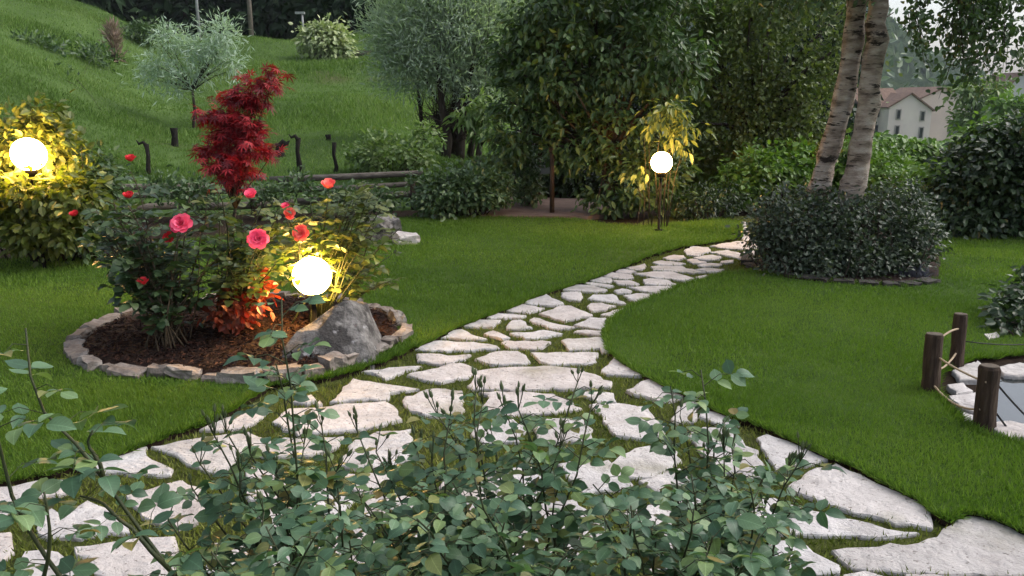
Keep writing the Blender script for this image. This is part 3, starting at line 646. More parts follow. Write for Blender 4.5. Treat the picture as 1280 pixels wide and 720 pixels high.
def rose_plant(name, label, base, canes, leaf_s, mo, ms, cane_r, group=None, spacing=.045, tpl=T_ROSE, start=.3, buds=True, n_obj=300, jitter=.5, cell=9, catg='rose bush', bud_s=.012, cane_m='cane'):
    """canes: list of (tip, has_buds, base_offset)"""
    root = empty(name, base); tag(root, label, catg, group); Ls = []; b0 = Vector(base)
    cm = MB(); pw = parent_world(root)
    for ci, cn in enumerate(canes):
        tip, bd, off = cn[:3]; tip = Vector(tip); sway = .05*(tip-b0).length; a = b0+Vector(off); mid = a.lerp(tip, .6)+Vector((0, 0, (tip-a).length*.14))+Vector((random.gauss(0,sway), random.gauss(0,sway), 0))
        pts = [Vector(p) for p in bezier(np.array(a), np.array(mid), np.array(tip), 9)]
        if len(cn) > 3: pts = cn[3]
        for q in (range(1, 8) if len(cn) < 4 else ()): pts[q] = pts[q]+Vector((random.gauss(0,.006), random.gauss(0,.006), 0))
        cr_ = cane_r*(1.5 if len(cn) > 3 else 1); clen = sum((pts[q+1]-pts[q]).length for q in range(8)); nodes = max(3, int(clen*(1-start)/spacing))
        cm.tube(pts, list(np.linspace(cr_, cr_*.4, 9)), 6)
        ph = random.uniform(0, 6.28)
        for k in range(nodes):
            t = start+(1-start)*(k+.6*random.random())/nodes; i = min(7, int(t*8)); f = t*8-i; p = pts[i].lerp(pts[min(8, i+1)], min(1, f))
            ph += 2.4; dr = Vector((math.cos(ph), math.sin(ph), random.uniform(-.05, .65)))
            lv, rc = compound(p, dr, Vector((random.gauss(0,.25), random.gauss(0,.25), 1)), leaf_s*random.uniform(.65, 1.15)*(.8 if t > .95 else 1), random.choice((3, 5, 5, 5)))
            cm.tube(rc, [cane_r*.35, cane_r*.25, cane_r*.15], 4, cap=False)
            for q, ax, nr, s in lv: Ls.append((q, ax+Vector((random.gauss(0,.12), random.gauss(0,.12), random.gauss(0,.12))), nr+Vector((random.gauss(0,jitter), random.gauss(0,jitter), random.gauss(0,.1)))*.6, s, random.random()))
        if bd:
            for k in range(bd):
                d = Vector((random.gauss(0,.3), random.gauss(0,.3), 1)).normalized(); e = tip+d*random.uniform(.018, .05)*(1.0 if k else 1.1)*bud_s/.012
                cm.tube([tip, tip.lerp(e, .6)+Vector((0,0,-.002)), e], [cane_r*.3]*3, 4, cap=False)
                o = bpy.data.objects.new('bud', BUD); s = bud_s*random.uniform(.7, 1.15); o.scale = (s*.8, s*.8, s*1.15); o.location = e-pw; o.rotation_euler = d.to_track_quat('Z', 'Y').to_euler(); link(o, root)
    cm.build('cane', M[cane_m], root)
    L = tuple(np.array([np.array(l[i]) for l in Ls]) for i in range(5))
    big, rest = split_visible(L, n_obj, cell)
    me = [bpy_leaf('leaf', q, M[mo]) for q in ROSE_SET]; leaf_objects('leaf', me, big, root)
    if len(rest[0]):
        o = leaf_mesh('foliage', tpl, rest, M[ms], root); tag(o, kind='stuff')
    return root
def petal_mesh(m):
    v = []; f = []; nu, nv = 4, 4
    for j in range(nv+1):
        y = j/nv; wd = .5*math.sin(math.pi*(.16+.62*y))
        for i in range(nu+1):
            x = (i/nu-.5)*2; v.append((x*wd, y, .30*x*x*.5-.10*math.sin(math.pi*y)+(.22*y**4)*-1))
    for j in range(nv):
        for i in range(nu): a = j*(nu+1)+i; f.append((a, a+1, a+nu+2, a+nu+1))
    me = bpy.data.meshes.new('petal'); me.from_pydata(v, [], f); me.update(); me.polygons.foreach_set('use_smooth', [True]*len(f)); setmat(me, m); return me
def rose_flower(parent, P, r, pm, facing=(0, -.8, .55), rings=((6,.95,74),(6,.86,54),(5,.7,36),(4,.52,20),(3,.36,8)), label=None):
    pw = parent_world(parent); fl = bpy.data.objects.new('flower', None); fl.location = Vector(P)-pw; link(fl, parent); fl.empty_display_size = .02; r *= .87
    if label: fl['label'] = label
    q = Vector(facing).normalized().to_track_quat('Z', 'Y').to_matrix()
    for ri, (n, ln, tl) in enumerate(rings):
        for k in range(n):
            th = 2*math.pi*(k+.37*ri+random.gauss(0,.05))/n; tl2 = R(tl+random.gauss(0, 5))
            rad = Vector((math.cos(th), math.sin(th), 0)); ax = rad*math.sin(tl2)+Vector((0,0,1))*math.cos(tl2); nr = -rad*math.cos(tl2)+Vector((0,0,1))*math.sin(tl2)
            x = ax.cross(nr); Mx = q @ Matrix((x, ax, nr)).transposed()
            o = bpy.data.objects.new('petal', pm); o.rotation_euler = Mx.to_euler(); s = r*ln*1.12; o.scale = (s*1.15, s, s); o.location = q @ (rad*r*.06*(3-ri)-Vector((0,0,r*.35))); link(o, fl)
    return fl

# ================================================================== the round flower bed
bed = empty('flower_bed', (bc[0], bc[1], 0)); tag(bed, 'round bed of bark mulch ringed with rough stones beside the path', 'flower bed')
vs = [(bc[0], bc[1], .075)]; fs = []; nb = len(bed_loop); rr_ = [.3, .55, .78, .93, 1.0]; zz_ = [.07, .06, .045, .03, -.03]
for s, z in zip(rr_, zz_):
    for p in bed_loop:
        q = bc+(np.array(p)-bc)*s; vs.append((q[0], q[1], z+(random.gauss(0, .007) if s < .95 else 0)))
for k in range(nb): fs.append((0, 1+k, 1+(k+1) % nb))
for r in range(4):
    for k in range(nb): fs.append((1+r*nb+k, 1+(r+1)*nb+k, 1+(r+1)*nb+(k+1) % nb, 1+r*nb+(k+1) % nb))
b = MB(); b.add(vs, fs, True); b.build('soil', M['mulch'], bed)
n = 16000; X = rng.uniform(-2.9, -.3, n); Y = rng.uniform(4.2, 6.6, n); inner = [tuple(bc+(np.array(p)-bc)*.95) for p in bed_loop]; k = in_poly(X, Y, inner); X, Y = X[k], Y[k]; n = len(X)
rel = np.hypot(X-bc[0], Y-bc[1])/1.0; ax = rv(n); ax[:, 2] *= .3; nr = rv(n, .4); nr[:, 2] += 1
o = leaf_mesh('bark_chips', T_LANCE, (np.stack([X, Y, .082-.05*rel**2+.012*rng.random(n)], 1), ax, nr, .02+.03*rng.random(n), rng.random(n)), M['chips'], bed); tag(o, kind='stuff')
# ring of edging stones
def rock_mesh(name, L, Wd, Hh, m, seed, sub=2, rough=.12):
    rs = random.Random(seed); bm = bmesh.new(); bmesh.ops.create_cube(bm, size=1)
    bmesh.ops.subdivide_edges(bm, edges=bm.edges[:], cuts=sub, use_grid_fill=True)
    for v in bm.verts:
        c = v.co; c.x *= 1-.25*abs(c.z)*abs(c.y)*rs.random(); l = c.length
        c *= 1-.12*max(0, l-.6)
        v.co = Vector((c.x*L*(1+rs.gauss(0, rough*.5)), c.y*Wd*(1+rs.gauss(0, rough)), c.z*Hh*(1+rs.gauss(0, rough))))
    bmesh.ops.triangulate(bm, faces=bm.faces[:])
    me = bpy.data.meshes.new(name); bm.to_mesh(me); bm.free(); setmat(me, m); return me
loop = np.array([*bed_loop, bed_loop[0]]); seg = np.linalg.norm(np.diff(loop, axis=0), axis=1); cum = np.concatenate([[0], np.cumsum(seg)])
s = 0; i = 0
while s < cum[-1]-.06:
    L = random.uniform(.09, .25); L = min(L, cum[-1]-s); mid = s+L/2
    x = np.interp(mid, cum, loop[:, 0]); y = np.interp(mid, cum, loop[:, 1]); x2 = np.interp(mid+.02, cum, loop[:, 0]); y2 = np.interp(mid+.02, cum, loop[:, 1])
    o = bpy.data.objects.new('edging_stone', rock_mesh('edging_stone', L*.97, random.uniform(.08,.12), random.uniform(.06,.10), M['edge_stone'], i, 2, .12))
    o.location = Vector((x, y, .012+random.gauss(0,.012)))-parent_world(bed)+Vector((random.gauss(0,.01), random.gauss(0,.01), 0)); o.rotation_euler = (random.gauss(0,.14), random.gauss(0,.07), math.atan2(y2-y, x2-x)+random.gauss(0,.08)); link(o, bed)
    s += L+.008; i += 1

# grey boulder in the bed
bp = [AT(346,452,4.72), AT(372,414,4.80), AT(398,398,4.86), AT(420,386,4.9), AT(434,375,4.95), AT(446,384,4.95), AT(458,402,4.92), AT(468,428,4.85), AT(470,446,4.75)]
bm = bmesh.new(); front = [Vector(p) for p in bp]; allp = []
for p in front: allp += [p, p+Vector((random.gauss(.02,.02), .16+.1*random.random(), -.05+random.gauss(0,.02)))]
for p in front[1:-1]: allp.append(p+Vector((0, -.05-.05*random.random(), -.07*random.random()-.04)))
for p in (front[0], front[3], front[-1]): allp += [Vector((p.x, p.y-.10, -.02)), Vector((p.x+.02, p.y+.30, -.02))]
for p in allp: bm.verts.new(p)
r = bmesh.ops.convex_hull(bm, input=bm.verts[:]); bmesh.ops.delete(bm, geom=[v for v in bm.verts if not v.link_faces], context='VERTS')
bmesh.ops.triangulate(bm, faces=bm.faces[:])
for _ in range(2): bmesh.ops.subdivide_edges(bm, edges=bm.edges[:], cuts=1); bmesh.ops.triangulate(bm, faces=bm.faces[:])
for v in bm.verts:
    q = v.co.copy(); v.co += mnoise.noise_vector(q*5)*.014+mnoise.noise_vector(q*13)*.012+mnoise.noise_vector(q*34)*.008
me = bpy.data.meshes.new('boulder'); bm.to_mesh(me); bm.free(); setmat(me, M['boulder']); o = link(bpy.data.objects.new('boulder', me)); tag(o, 'jagged grey boulder leaning beside the globe lamp in the bed', 'boulder')

# ------------------------------------------------------------------ lit globe lamps
def globe_lamp(P, zc, r, label, base_z=0.0):
    root = empty('globe_lamp', (P[0], P[1], base_z)); tag(root, label, 'garden lamp', 'lit globe lamps of the garden')
    b = MB(); prof = [(max(.002, r*math.sin(math.pi*k/16)), -r*math.cos(math.pi*k/16)) for k in range(17)]; b.lathe((P[0], P[1], zc), prof, 28); b.build('globe', M['globe'], root)
    b = MB(); b.lathe((P[0], P[1], zc-r), [(.045,-.05),(.052,-.02),(.056,.012),(.05,.02)], 16); b.build('collar', M['dark_metal'], root)
    b = MB(); b.lathe((P[0], P[1], base_z), [(.06,-.04),(.06,.012),(.016,.02),(.016,zc-r-.03-base_z)], 14); b.build('pole', M['dark_metal'], root)
    return root
p = AT(390, 345, 5.2); LAMP1 = p; globe_lamp(p, p.z, .128, 'globe lamp low on a short pole beside the boulder in the flower bed', .06)
p = AT(827, 203, 9.75); LAMP2 = p; globe_lamp(p, p.z, .128, 'globe lamp on a slim dark pole in front of the big dark tree')
p = AT(36, 193, 7.45); LAMP3 = p; globe_lamp(p, p.z, .15, 'globe lamp glowing against the leafy shrub at the left edge', -.05)

# ------------------------------------------------------------------ bed roses
def fill(pxr, pyr, Yr, n, bud=0, off=.15):
    out = []
    for _ in range(n):
        out.append((AT(random.uniform(*pxr), random.uniform(*pyr), random.uniform(*Yr)), bud, (random.gauss(0, off), random.gauss(0, off), 0)))
    return out
def ground_at(px, py, z=.05): return G(px, py, z)
P = ground_at(212, 432)
canes = [(AT(163,214,5.1),0,(0,0,0)), (AT(161,256,5.0),0,(.03,0,0)), (AT(120,262,5.1),0,(0,0,0)), (AT(128,290,5.0),0,(0,0,0)), (AT(225,290,4.85),0,(0,0,0)), (AT(179,362,4.8),0,(0,0,0)), (AT(260,250,5.2),0,(0,0,0)), (AT(110,300,5.2),0,(0,0,0))]
canes += fill((115,300), (235,330), (4.7,5.7), 27, 0, .06) + fill((130,270), (320,385), (4.7,5.4), 12, 0, .06)
rb = rose_plant('rose_bush', 'dark green rose bush with pink and red roses, left of the red maple', P, canes, .068, 'bed_o', 'bed_s', .006, None, cane_m='twig', spacing=.062, start=.25, cell=6)
PINK = petal_mesh(petalmat('pink_petal', (.42,.03,.09), (.78,.16,.26))); RED = petal_mesh(petalmat('red_petal', (.30,.01,.02), (.58,.05,.06))); CORAL = petal_mesh(petalmat('coral_petal', (.60,.09,.10), (.80,.26,.20)))
CLOSED = ((4,1.0,28),(4,.9,16),(3,.7,6))
rose_flower(rb, AT(225,278,4.72), .062, PINK, label='open pink rose'); rose_flower(rb, AT(213,298,4.78), .05, RED, (-.2,-.7,.3), CLOSED); rose_flower(rb, AT(163,199,5.05), .042, RED, (0,-.3,.9), CLOSED, 'red rose at the top of the bush'); rose_flower(rb, AT(161,245,4.95), .042, RED, (0,-.3,.9), CLOSED); rose_flower(rb, AT(179,353,4.75), .042, RED, (0,-.4,.8), CLOSED); rose_flower(rb, AT(93,268,5.1), .035, RED, (0,-.4,.8), CLOSED)
P = ground_at(395, 408)
canes = [(AT(411,240,5.2),0,(0,0,0)), (AT(362,276,5.1),0,(0,0,0)), (AT(375,298,5.1),0,(0,0,0)), (AT(480,240,5.4),0,(.02,0,0)), (AT(500,285,5.4),0,(.05,0,0)), (AT(460,225,5.5),0,(0,0,0)), (AT(440,250,5.2),0,(0,0,0)), (AT(350,250,5.6),0,(0,0,0))]
canes += fill((345,500), (235,330), (5.25,6.0), 28, 0, .07) + fill((430,500), (320,370), (5.2,5.7), 5, 0, .05)
rb2 = rose_plant('rose_bush', 'rose bush lit by the globe lamp behind the boulder, with lamp-yellowed leaf colour', P, canes, .068, 'bed2_o', 'bed2_s', .007, None, spacing=.062, start=.35, cell=6)
rose_flower(rb2, AT(411,232,5.15), .058, CORAL, (.1,-.5,.9), CLOSED, 'coral pink half-open rose'); rose_flower(rb2, AT(362,268,5.05), .052, CORAL, (.3,-.7,.5), CLOSED); rose_flower(rb2, AT(375,291,5.05), .052, CORAL, (-.1,-.8,.3)); rose_flower(rb2, AT(357,259,5.3), .04, PINK, (0,-.4,.8), CLOSED)
P = ground_at(285, 415)
canes = [(AT(322,308,4.8),0,(0,0,0)), (AT(300,262,5.0),0,(0,0,0)), (AT(340,282,5.1),0,(0,0,0)), (AT(270,300,4.9),0,(0,0,0)), (AT(290,330,4.8),0,(0,0,0)), (AT(345,330,5.0),0,(0,0,0))] + fill((265,350), (240,350), (4.8,5.5), 20, 0, .05)
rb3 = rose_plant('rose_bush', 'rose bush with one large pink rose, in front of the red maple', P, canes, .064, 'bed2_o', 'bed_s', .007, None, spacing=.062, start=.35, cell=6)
rose_flower(rb3, AT(322,298,4.72), .06, PINK, (.15,-.85,.5), label='open pink rose'); rose_flower(rb3, AT(314,244,5.0), .05, PINK, (0,-.6,.7), CLOSED)

# ------------------------------------------------------------------ red Japanese maple
P = ground_at(288, 405); mp_root = empty('japanese_maple', P); tag(mp_root, 'red-leaved Japanese maple rising from the middle of the flower bed', 'maple tree')
ml = [lobe(326,104,5.35,22,11,16), lobe(340,93,5.35,11,6,10), lobe(296,122,5.35,24,9,18), lobe(264,144,5.3,16,8,14), lobe(292,146,5.3,26,10,18), lobe(284,166,5.3,22,10,16), lobe(256,188,5.25,19,8,16), lobe(326,192,5.2,18,8,14), lobe(290,196,5.2,30,10,18), lobe(300,212,5.2,24,9,16), lobe(290,230,5.15,17,9,13), lobe(314,126,5.35,14,8,12), lobe(276,210,5.2,18,8,14), lobe(308,160,5.3,18,10,14), lobe(306,178,5.25,18,9,14)]
Lm = crown(ml, 185, 8, .05, .055, droop=.55, out=.9, shell=.15, up=1.2, jit=.35, flat=.4)
big, rest = split_visible(Lm, 300, 6); leaf_objects('leaf', bpy_leaf('leaf', T_MAPLE, M['maple_o']), big, mp_root); o = leaf_mesh('foliage', T_MAPLE, rest, M['maple_s'], mp_root); tag(o, kind='stuff')
limbs(P, ml, .016, M['bark'], mp_root, nper=3, height=.62, wob=.1, sides=7)
shrub('bronze_shrub', 'low bronze-red leafy shrub glowing beside the globe lamp', (298,405), [lobe(300,378,5.05,26,22,22), lobe(318,360,5.2,20,22,20), lobe(280,392,5.0,18,12,16)], T_OVATE, 'redlow', 60, 8, .045, .06, base=ground_at(298,405), r0=.006, stems=6, barkm='twig', droop=.2)
# rock on the lawn behind the bed
for q, (a, sz, lb) in enumerate([((508,304), (.26,.2,.14), 'pale grey rock on the lawn, smaller of two behind the rose bush'), ((474,298), (.46,.3,.3), 'large grey rock on the lawn hidden behind the rose bush')]):
    g = G(*a); o = bpy.data.objects.new('rock', rock_mesh('rock', *sz, M['boulder'] if q else M['stone'], 300+q, 3, .1)); o.location = g+Vector((0,0,sz[2]*.3)); o.rotation_euler = (.1,.1,.5); link(o); tag(o, lb, 'rock')

# ================================================================== foreground roses
def tips(lst, Y, nb=(3,5)): return [(AT(x, y, Y+random.uniform(-.12, .12)), random.randint(*nb), (random.gauss(0,.1), random.gauss(0,.08), 0)) for x, y in lst]
LS = .042
def shoot(lst, Y): return [Vector(p) for p in [AT(x, y, Yk) for (x, y), Yk in zip(lst, Y)]]
canes = tips([(268,545),(283,540),(313,568),(345,592),(380,556),(402,532),(300,590),(250,580),(420,590)], 1.75) + tips([(240,610),(210,650),(330,640)], 1.6, (0,2)) + fill((225,440), (600,730), (1.3,1.95), 13, 0, .1)
canes += [(AT(352,372,1.72),0,(.0,.05,0)), (AT(345,455,1.72),0,(.02,.05,0))]
rose_plant('rose_bush', 'foreground rose bush with one tall leafy shoot rising before the flower bed', (-.48,1.62,-.05), canes, LS, 'rose_o', 'rose_s', .0042, None, spacing=.041, start=.42, cell=10, bud_s=.014)
canes = tips([(447,540),(470,565),(520,560),(548,520),(562,525),(595,488),(603,505),(632,515),(648,512),(700,560),(722,478),(740,505),(575,570),(665,570),(492,590),(620,560),(540,580)], 1.78) + fill((420,780), (595,730), (1.3,2.0), 32, 0, .1)
rose_plant('rose_bush', 'foreground rose bush full of upright green buds, in the middle', (.0,1.62,-.05), canes, LS, 'rose_o', 'rose_s', .0042, None, spacing=.041, start=.42, cell=10, bud_s=.014)
canes = tips([(905,565),(915,560),(880,590),(985,585),(1000,577),(955,640),(910,665),(990,690)], 1.72) + [(AT(838,482,1.8),0,(0,0,0)), (AT(876,462,1.8),0,(.02,0,0)), (AT(905,525,1.8),0,(0,.02,0)), (AT(1000,610,1.7),0,(0,0,0)), (AT(850,520,1.8),1,(0,0,0))] + fill((740,960), (590,730), (1.3,1.95), 27, 0, .1)
rose_plant('rose_bush', 'foreground rose bush reaching over the path toward the lawn with paler tips', (.42,1.62,-.05), canes, LS, 'rose_o', 'rose_s', .0042, None, spacing=.041, start=.42, cell=10, bud_s=.014)
# long arching cane at the left
p1 = shoot([(300,800),(255,760),(212,712),(170,655),(130,600),(95,555),(55,515),(38,470),(32,410)], [1.45,1.45,1.45,1.45,1.46,1.47,1.48,1.5,1.52])
p2 = shoot([(130,800),(90,740),(60,700),(35,660),(15,620),(5,580),(-5,540),(-10,500),(-5,455)], [1.35]*9)
p3 = shoot([(212,712),(190,690),(165,660),(150,650),(140,640),(130,630),(120,625),(110,622),(100,620)], [1.44]*9)
p4 = shoot([(130,600),(128,590),(125,580),(120,572),(116,565),(112,560),(110,552),(112,545),(116,538)], [1.46]*9)
p5 = shoot([(60,800),(50,760),(55,720),(60,700),(62,680),(62,660),(60,645),(58,630),(55,615)], [1.3]*9)
canes = [(p[8], 0, (0,0,0), p) for p in (p1, p2, p3, p4, p5)]
rose_plant('rose_bush', 'sparse foreground rose with long arching canes at the left edge', (-.58,1.42,-.05), canes, .05, 'rose_o', 'rose_s', .0033, None, spacing=.05, start=.12, cell=12)

# ================================================================== pond with log posts
pond_poly = smooth_line(gpx([(1222,500),(1232,478),(1262,466),(1310,462),(1420,468),(1460,520),(1400,552),(1300,545),(1245,532)]), 4, True)
pond = poly_sheet('pond', pond_poly, -.052, -.014, M['water']); tag(pond, kind='structure')
pb = poly_sheet('pond_surround', gpx([(1165,484),(1180,455),(1240,440),(1320,434),(1420,430),(1560,428),(1600,590),(1300,560),(1215,538)]), -.07, -.022, M['soil']); tag(pb, kind='structure')
for pts in ([(1190,462),(1218,452),(1232,462),(1225,474),(1200,474)], [(1184,480),(1205,478),(1216,488),(1195,492)], [(1186,494),(1220,490),(1232,505),(1228,518),(1200,508)], [(1204,515),(1222,520),(1216,528),(1206,524)], [(1246,458),(1275,452),(1300,458),(1290,470),(1255,468)], [(1235,530),(1262,525),(1300,533),(1300,548),(1260,545)], [(1204,455),(1225,451),(1230,457),(1210,460)], [(1230,417),(1245,414),(1250,420),(1236,423)], [(1310,456),(1360,452),(1380,466),(1330,470)], [(1310,540),(1400,540),(1400,556),(1320,554)]):
    stone_obj(pts, parent=pond, z=.012, thick=.07, jit=.006)
def log_post(bx, by, tx, ty, wpx, label, seed):
    a = G(bx, by); k = a.y/FPX; t = AT(tx, ty, a.y+.02); r = wpx*k/2*1.03; root = empty('log_post', a); tag(root, label, 'post', 'log posts round the pond')
    random.seed(seed); b = MB(); n = 10
    pts = [a+(t-a)*s for s in (-.15, .02, .2, .4, .6, .8, .96, 1.0)]; b.tube(pts, [r*1.02, r*1.05, r, r*.98, r*1.0, r*.97, r*.98, r*.9], 12, wob=.12, smooth=False); b.build('log', M['post'], root); b = MB(); d = (t-a).normalized(); b.tube([t+d*.001, t+d*.006], [r*.88, r*.82], 12, wob=.1); b.build('end_grain', M['endgrain'], root)
    return a, t, r
PA = log_post(1163, 487, 1168, 418, 22, 'dark log post at the pond corner, between the other two', 11); PB = log_post(1195, 458, 1201, 393, 17, 'thinner dark log post standing farthest back by the pond', 12); PC = log_post(1230, 533, 1237, 458, 26, 'thick dark log post nearest the pond water', 13)
random.seed(21)
def rope(a, b, label, sag=.03, r=.006, m='rope'):
    pts = [a.lerp(b, t)+Vector((0, 0, -sag*4*t*(1-t))) for t in np.linspace(0, 1, 10)]; mb = MB(); mb.tube(pts, r, 6); o = mb.build('rope', M[m]); tag(o, label, 'rope', 'ropes strung between the log posts')
def onpost(Pq, f, side=(0,-1)): a, t, r = Pq; return a.lerp(t, f)+Vector((side[0]*r*1.0, side[1]*r*1.0, 0))
rope(onpost(PA,.62,(.3,-.9)), onpost(PC,.78,(-.6,-.7)), 'upper pale rope between the corner post and the thick post', .01)
rope(onpost(PA,.12,(-.1,-1)), onpost(PC,.32,(-.8,-.5)), 'lower pale rope between the corner post and the thick post', .04)
rope(onpost(PA,.92,(.9,.3)), onpost(PB,.75,(-.6,-.7)), 'upper pale rope between the corner post and the back post', -.01)
rope(onpost(PA,.35,(.9,.3)), onpost(PB,.28,(-.6,-.7)), 'lower pale rope between the corner post and the back post', .02)
rope(onpost(PC,.7,(.8,-.5)), AT(1330,560,3.9), 'upper dark rope running right from the thick post over the water', .02, .005, 'cable'); rope(onpost(PC,.25,(.8,-.5)), AT(1330,610,3.7), 'lower dark rope running right from the thick post over the water', .02, .005, 'cable')
rope(onpost(PB,.5,(.8,-.3)), AT(1340,424,4.9), 'thin dark rope running right from the back post', .03, .004, 'cable')
shrub('pond_shrub', 'dark round-leaved shrub by the pond at the right edge', (1285,415), [lobe(1275,395,5.6,38,34,34), lobe(1300,375,5.8,45,40,40), lobe(1262,412,5.4,24,22,22)], T_OVATE, 'darkbush', 200, 9, .05, .06, r0=.012, droop=.5, shell=.5)

# ================================================================== birch, its shrubs and stones
bz = G(1045, 318); bx_ = [AT(1024, 262, 7.9), AT(1062, 258, 7.8)]
birch = empty('birch_tree', (bz.x, bz.y, 0)); tag(birch, 'birch with two leaning pale trunks rising from the bluish shrubs', 'birch tree')
def poly3(pxs, Y): return [AT(a, b, Y) for a, b in pxs]
t1 = poly3([(1014,330),(1019,262),(1026,230),(1040,180),(1052,130),(1063,70),(1070,20),(1076,-40),(1092,-120),(1100,-240),(1104,-380)], 7.95)
t2 = poly3([(1050,330),(1060,256),(1069,220),(1077,180),(1085,130),(1092,70),(1097,10),(1102,-50),(1112,-130),(1122,-250),(1130,-400)], 7.75)
for tr_, rr in ((t1, [.13,.115,.105,.097,.095,.093,.09,.085,.075,.06,.03]), (t2, [.14,.125,.108,.098,.096,.094,.09,.085,.075,.06,.03])):
    pts = [Vector((p[0], tr_[0].y, p[1])) for p in smooth_line([(q.x, q.z) for q in tr_], 3)]; rad = np.interp(np.linspace(0, 10, len(pts)), np.arange(11), rr)*(1+.07*np.sin(np.arange(len(pts))*1.7+rr[0]*90)); pts = [p+Vector((random.gauss(0,.008), random.gauss(0,.01), 0)) for p in pts]
    b = MB(); b.tube(pts, rad, 16, wob=.16); b.build('trunk', M['birch'], birch)
bl = [lobe(1230,-40,7.6,110,70,90), lobe(1180,-160,7.8,130,90,110), lobe(1020,-70,7.5,110,45,80), lobe(1080,-200,7.9,160,90,150), lobe(1000,-180,8.2,110,80,110), lobe(1230,20,7.4,60,50,50), lobe(1150,15,7.3,30,22,24), lobe(1268,40,7.3,30,34,34), lobe(1205,85,7.3,20,36,22)]
def hanging(lobes, n_str, per, length, size, spread=.03):
    """pendulous twigs strung with leaves"""
    w = np.array([r[0]*r[1] for _, r in lobes]); w = w/w.sum(); li = rng.choice(len(lobes), n_str, p=w); C = np.array([c for c, _ in lobes], float)[li]; Rr = np.array([r for _, r in lobes], float)[li]
    st = C+unit(rv(n_str))*Rr*(.3+.7*rng.random((n_str,1))); ln = length*(.4+.6*rng.random(n_str)); dr = rv(n_str, .3); dr[:, 2] = -.9; dr = unit(dr)
    i = np.repeat(np.arange(n_str), per); t = rng.random(n_str*per); pos = st[i]+dr[i]*(t*ln[i])[:, None]+rv(n_str*per, spread)
    ax = rv(n_str*per, .6)+dr[i]*.5; nr = rv(n_str*per, .7)+np.array([0,-.2,.5]); rnd = np.clip(.4*rng.random(n_str)[i]+.6*rng.random(n_str*per), 0, 1)
    return (pos, ax, nr, size*(.65+.6*rng.random(n_str*per)), rnd), (st, dr, ln)
Lb, tw = hanging(bl, 640, 24, .5, .06, .05)
leaf_mesh('crown', T_OVATE, Lb, M['birchleaf'], birch)
b = MB()
for s_, d_, l_ in zip(*tw): b.tube([s_, s_+d_*l_*.5, s_+d_*l_], [.004,.003,.002], 3, cap=False)
for c, r in bl:
    src = t2[8] if c[0] > 3.5 else t1[8]; md = src.lerp(Vector(c), .5)+Vector((0,0,.9)); b.tube([src, src.lerp(md,.5)+Vector((0,0,.2)), md, md.lerp(Vector(c),.6)+Vector((0,0,.15)), Vector(c)], [.04,.03,.016,.008,.003], 6)
    for _ in range(2 if c[2] > 3.2 else 0): e = Vector(c)+Vector((random.gauss(0,.5)*r[0], random.gauss(0,.5)*r[1], random.gauss(0,.4)*r[2])); b.tube([md, md.lerp(e,.5)+Vector((0,0,.15)), e], [.012,.007,.002], 4)
tag(b.build('branches', M['bark'], birch), kind='stuff')
shrub('bluish_shrub', 'bluish small-leaved shrub at the birch foot, nearest the path', (985,345), [lobe(985,290,7.5,46,45,42), lobe(965,280,7.7,32,28,30), lobe(990,325,7.3,36,22,32), lobe(1005,262,7.9,30,25,30), lobe(958,250,7.8,8,10,8), lobe(978,240,7.8,9,9,9), lobe(945,300,7.6,14,12,12), lobe(1010,240,7.9,10,10,10)], T_OVATE, 'blueshrub', 400, 11, .065, .045, r0=.01, droop=.15, shell=.4, flat=.8)
shrub('bluish_shrub', 'bluish small-leaved shrub in front of the two birch trunks', (1055,350), [lobe(1055,295,7.4,52,46,44), lobe(1040,325,7.2,45,24,34), lobe(1085,325,7.2,40,24,34), lobe(1060,265,7.7,46,20,30), lobe(1040,248,7.6,10,10,10), lobe(1085,246,7.6,12,10,10), lobe(1105,255,7.6,10,12,10)], T_OVATE, 'blueshrub', 440, 11, .065, .045, r0=.01, droop=.15, shell=.4, flat=.8)
shrub('bluish_shrub', 'bluish small-leaved shrub at the birch foot, on the lawn side', (1120,345), [lobe(1125,290,7.5,40,42,40), lobe(1148,295,7.4,24,30,26), lobe(1115,325,7.3,42,22,34), lobe(1125,250,7.9,25,22,26), lobe(1150,265,7.9,16,20,18), lobe(1168,285,7.5,10,12,10), lobe(1135,238,7.9,9,10,9), lobe(1165,310,7.4,12,10,10), lobe(1110,240,7.9,8,9,8)], T_OVATE, 'blueshrub', 380, 11, .065, .045, r0=.01, droop=.15, shell=.4, flat=.8)
be = empty('shrub_bed', (bz.x, bz.y, 0)); tag(be, 'soil bed edged with flat stones round the birch shrubs', 'flower bed')
sb = poly_sheet('soil', gpx([(948,336),(985,348),(1040,354),(1130,358),(1172,352),(1176,330),(1165,300),(1100,285),(1000,290),(945,315)]), -.05, .012, M['mulch'], None); sb.parent = be; sb.location = -Vector((bz.x, bz.y, 0))
for i, (a, c) in enumerate([((938,332),(968,342)),((970,343),(1000,348)),((1003,349),(1040,354)),((1043,354),(1072,356)),((1075,356),(1102,358)),((1105,358),(1128,359)),((1130,359),(1150,357)),((1153,357),(1172,353)),((936,320),(936,331))]):
    p, q = G(*a), G(*c); L = (q-p).length; o = bpy.data.objects.new('edging_stone', rock_mesh('edging_stone', L*.9, .12, .05, M['darkstone'], 500+i)); o.location = (p+q)/2+Vector((0,.05,.006))-parent_world(be); o.rotation_euler = (0,0,math.atan2(q.y-p.y, q.x-p.x)); link(o, be)
shrub('lavender_plant', 'small purplish lavender clump on the edge of the shrub bed', (1142,354), [lobe(1142,348,7.15,16,8,14)], T_NEEDLE, 'lav', 60, 10, .03, .07, r0=.003, droop=-.8, catg='plant')

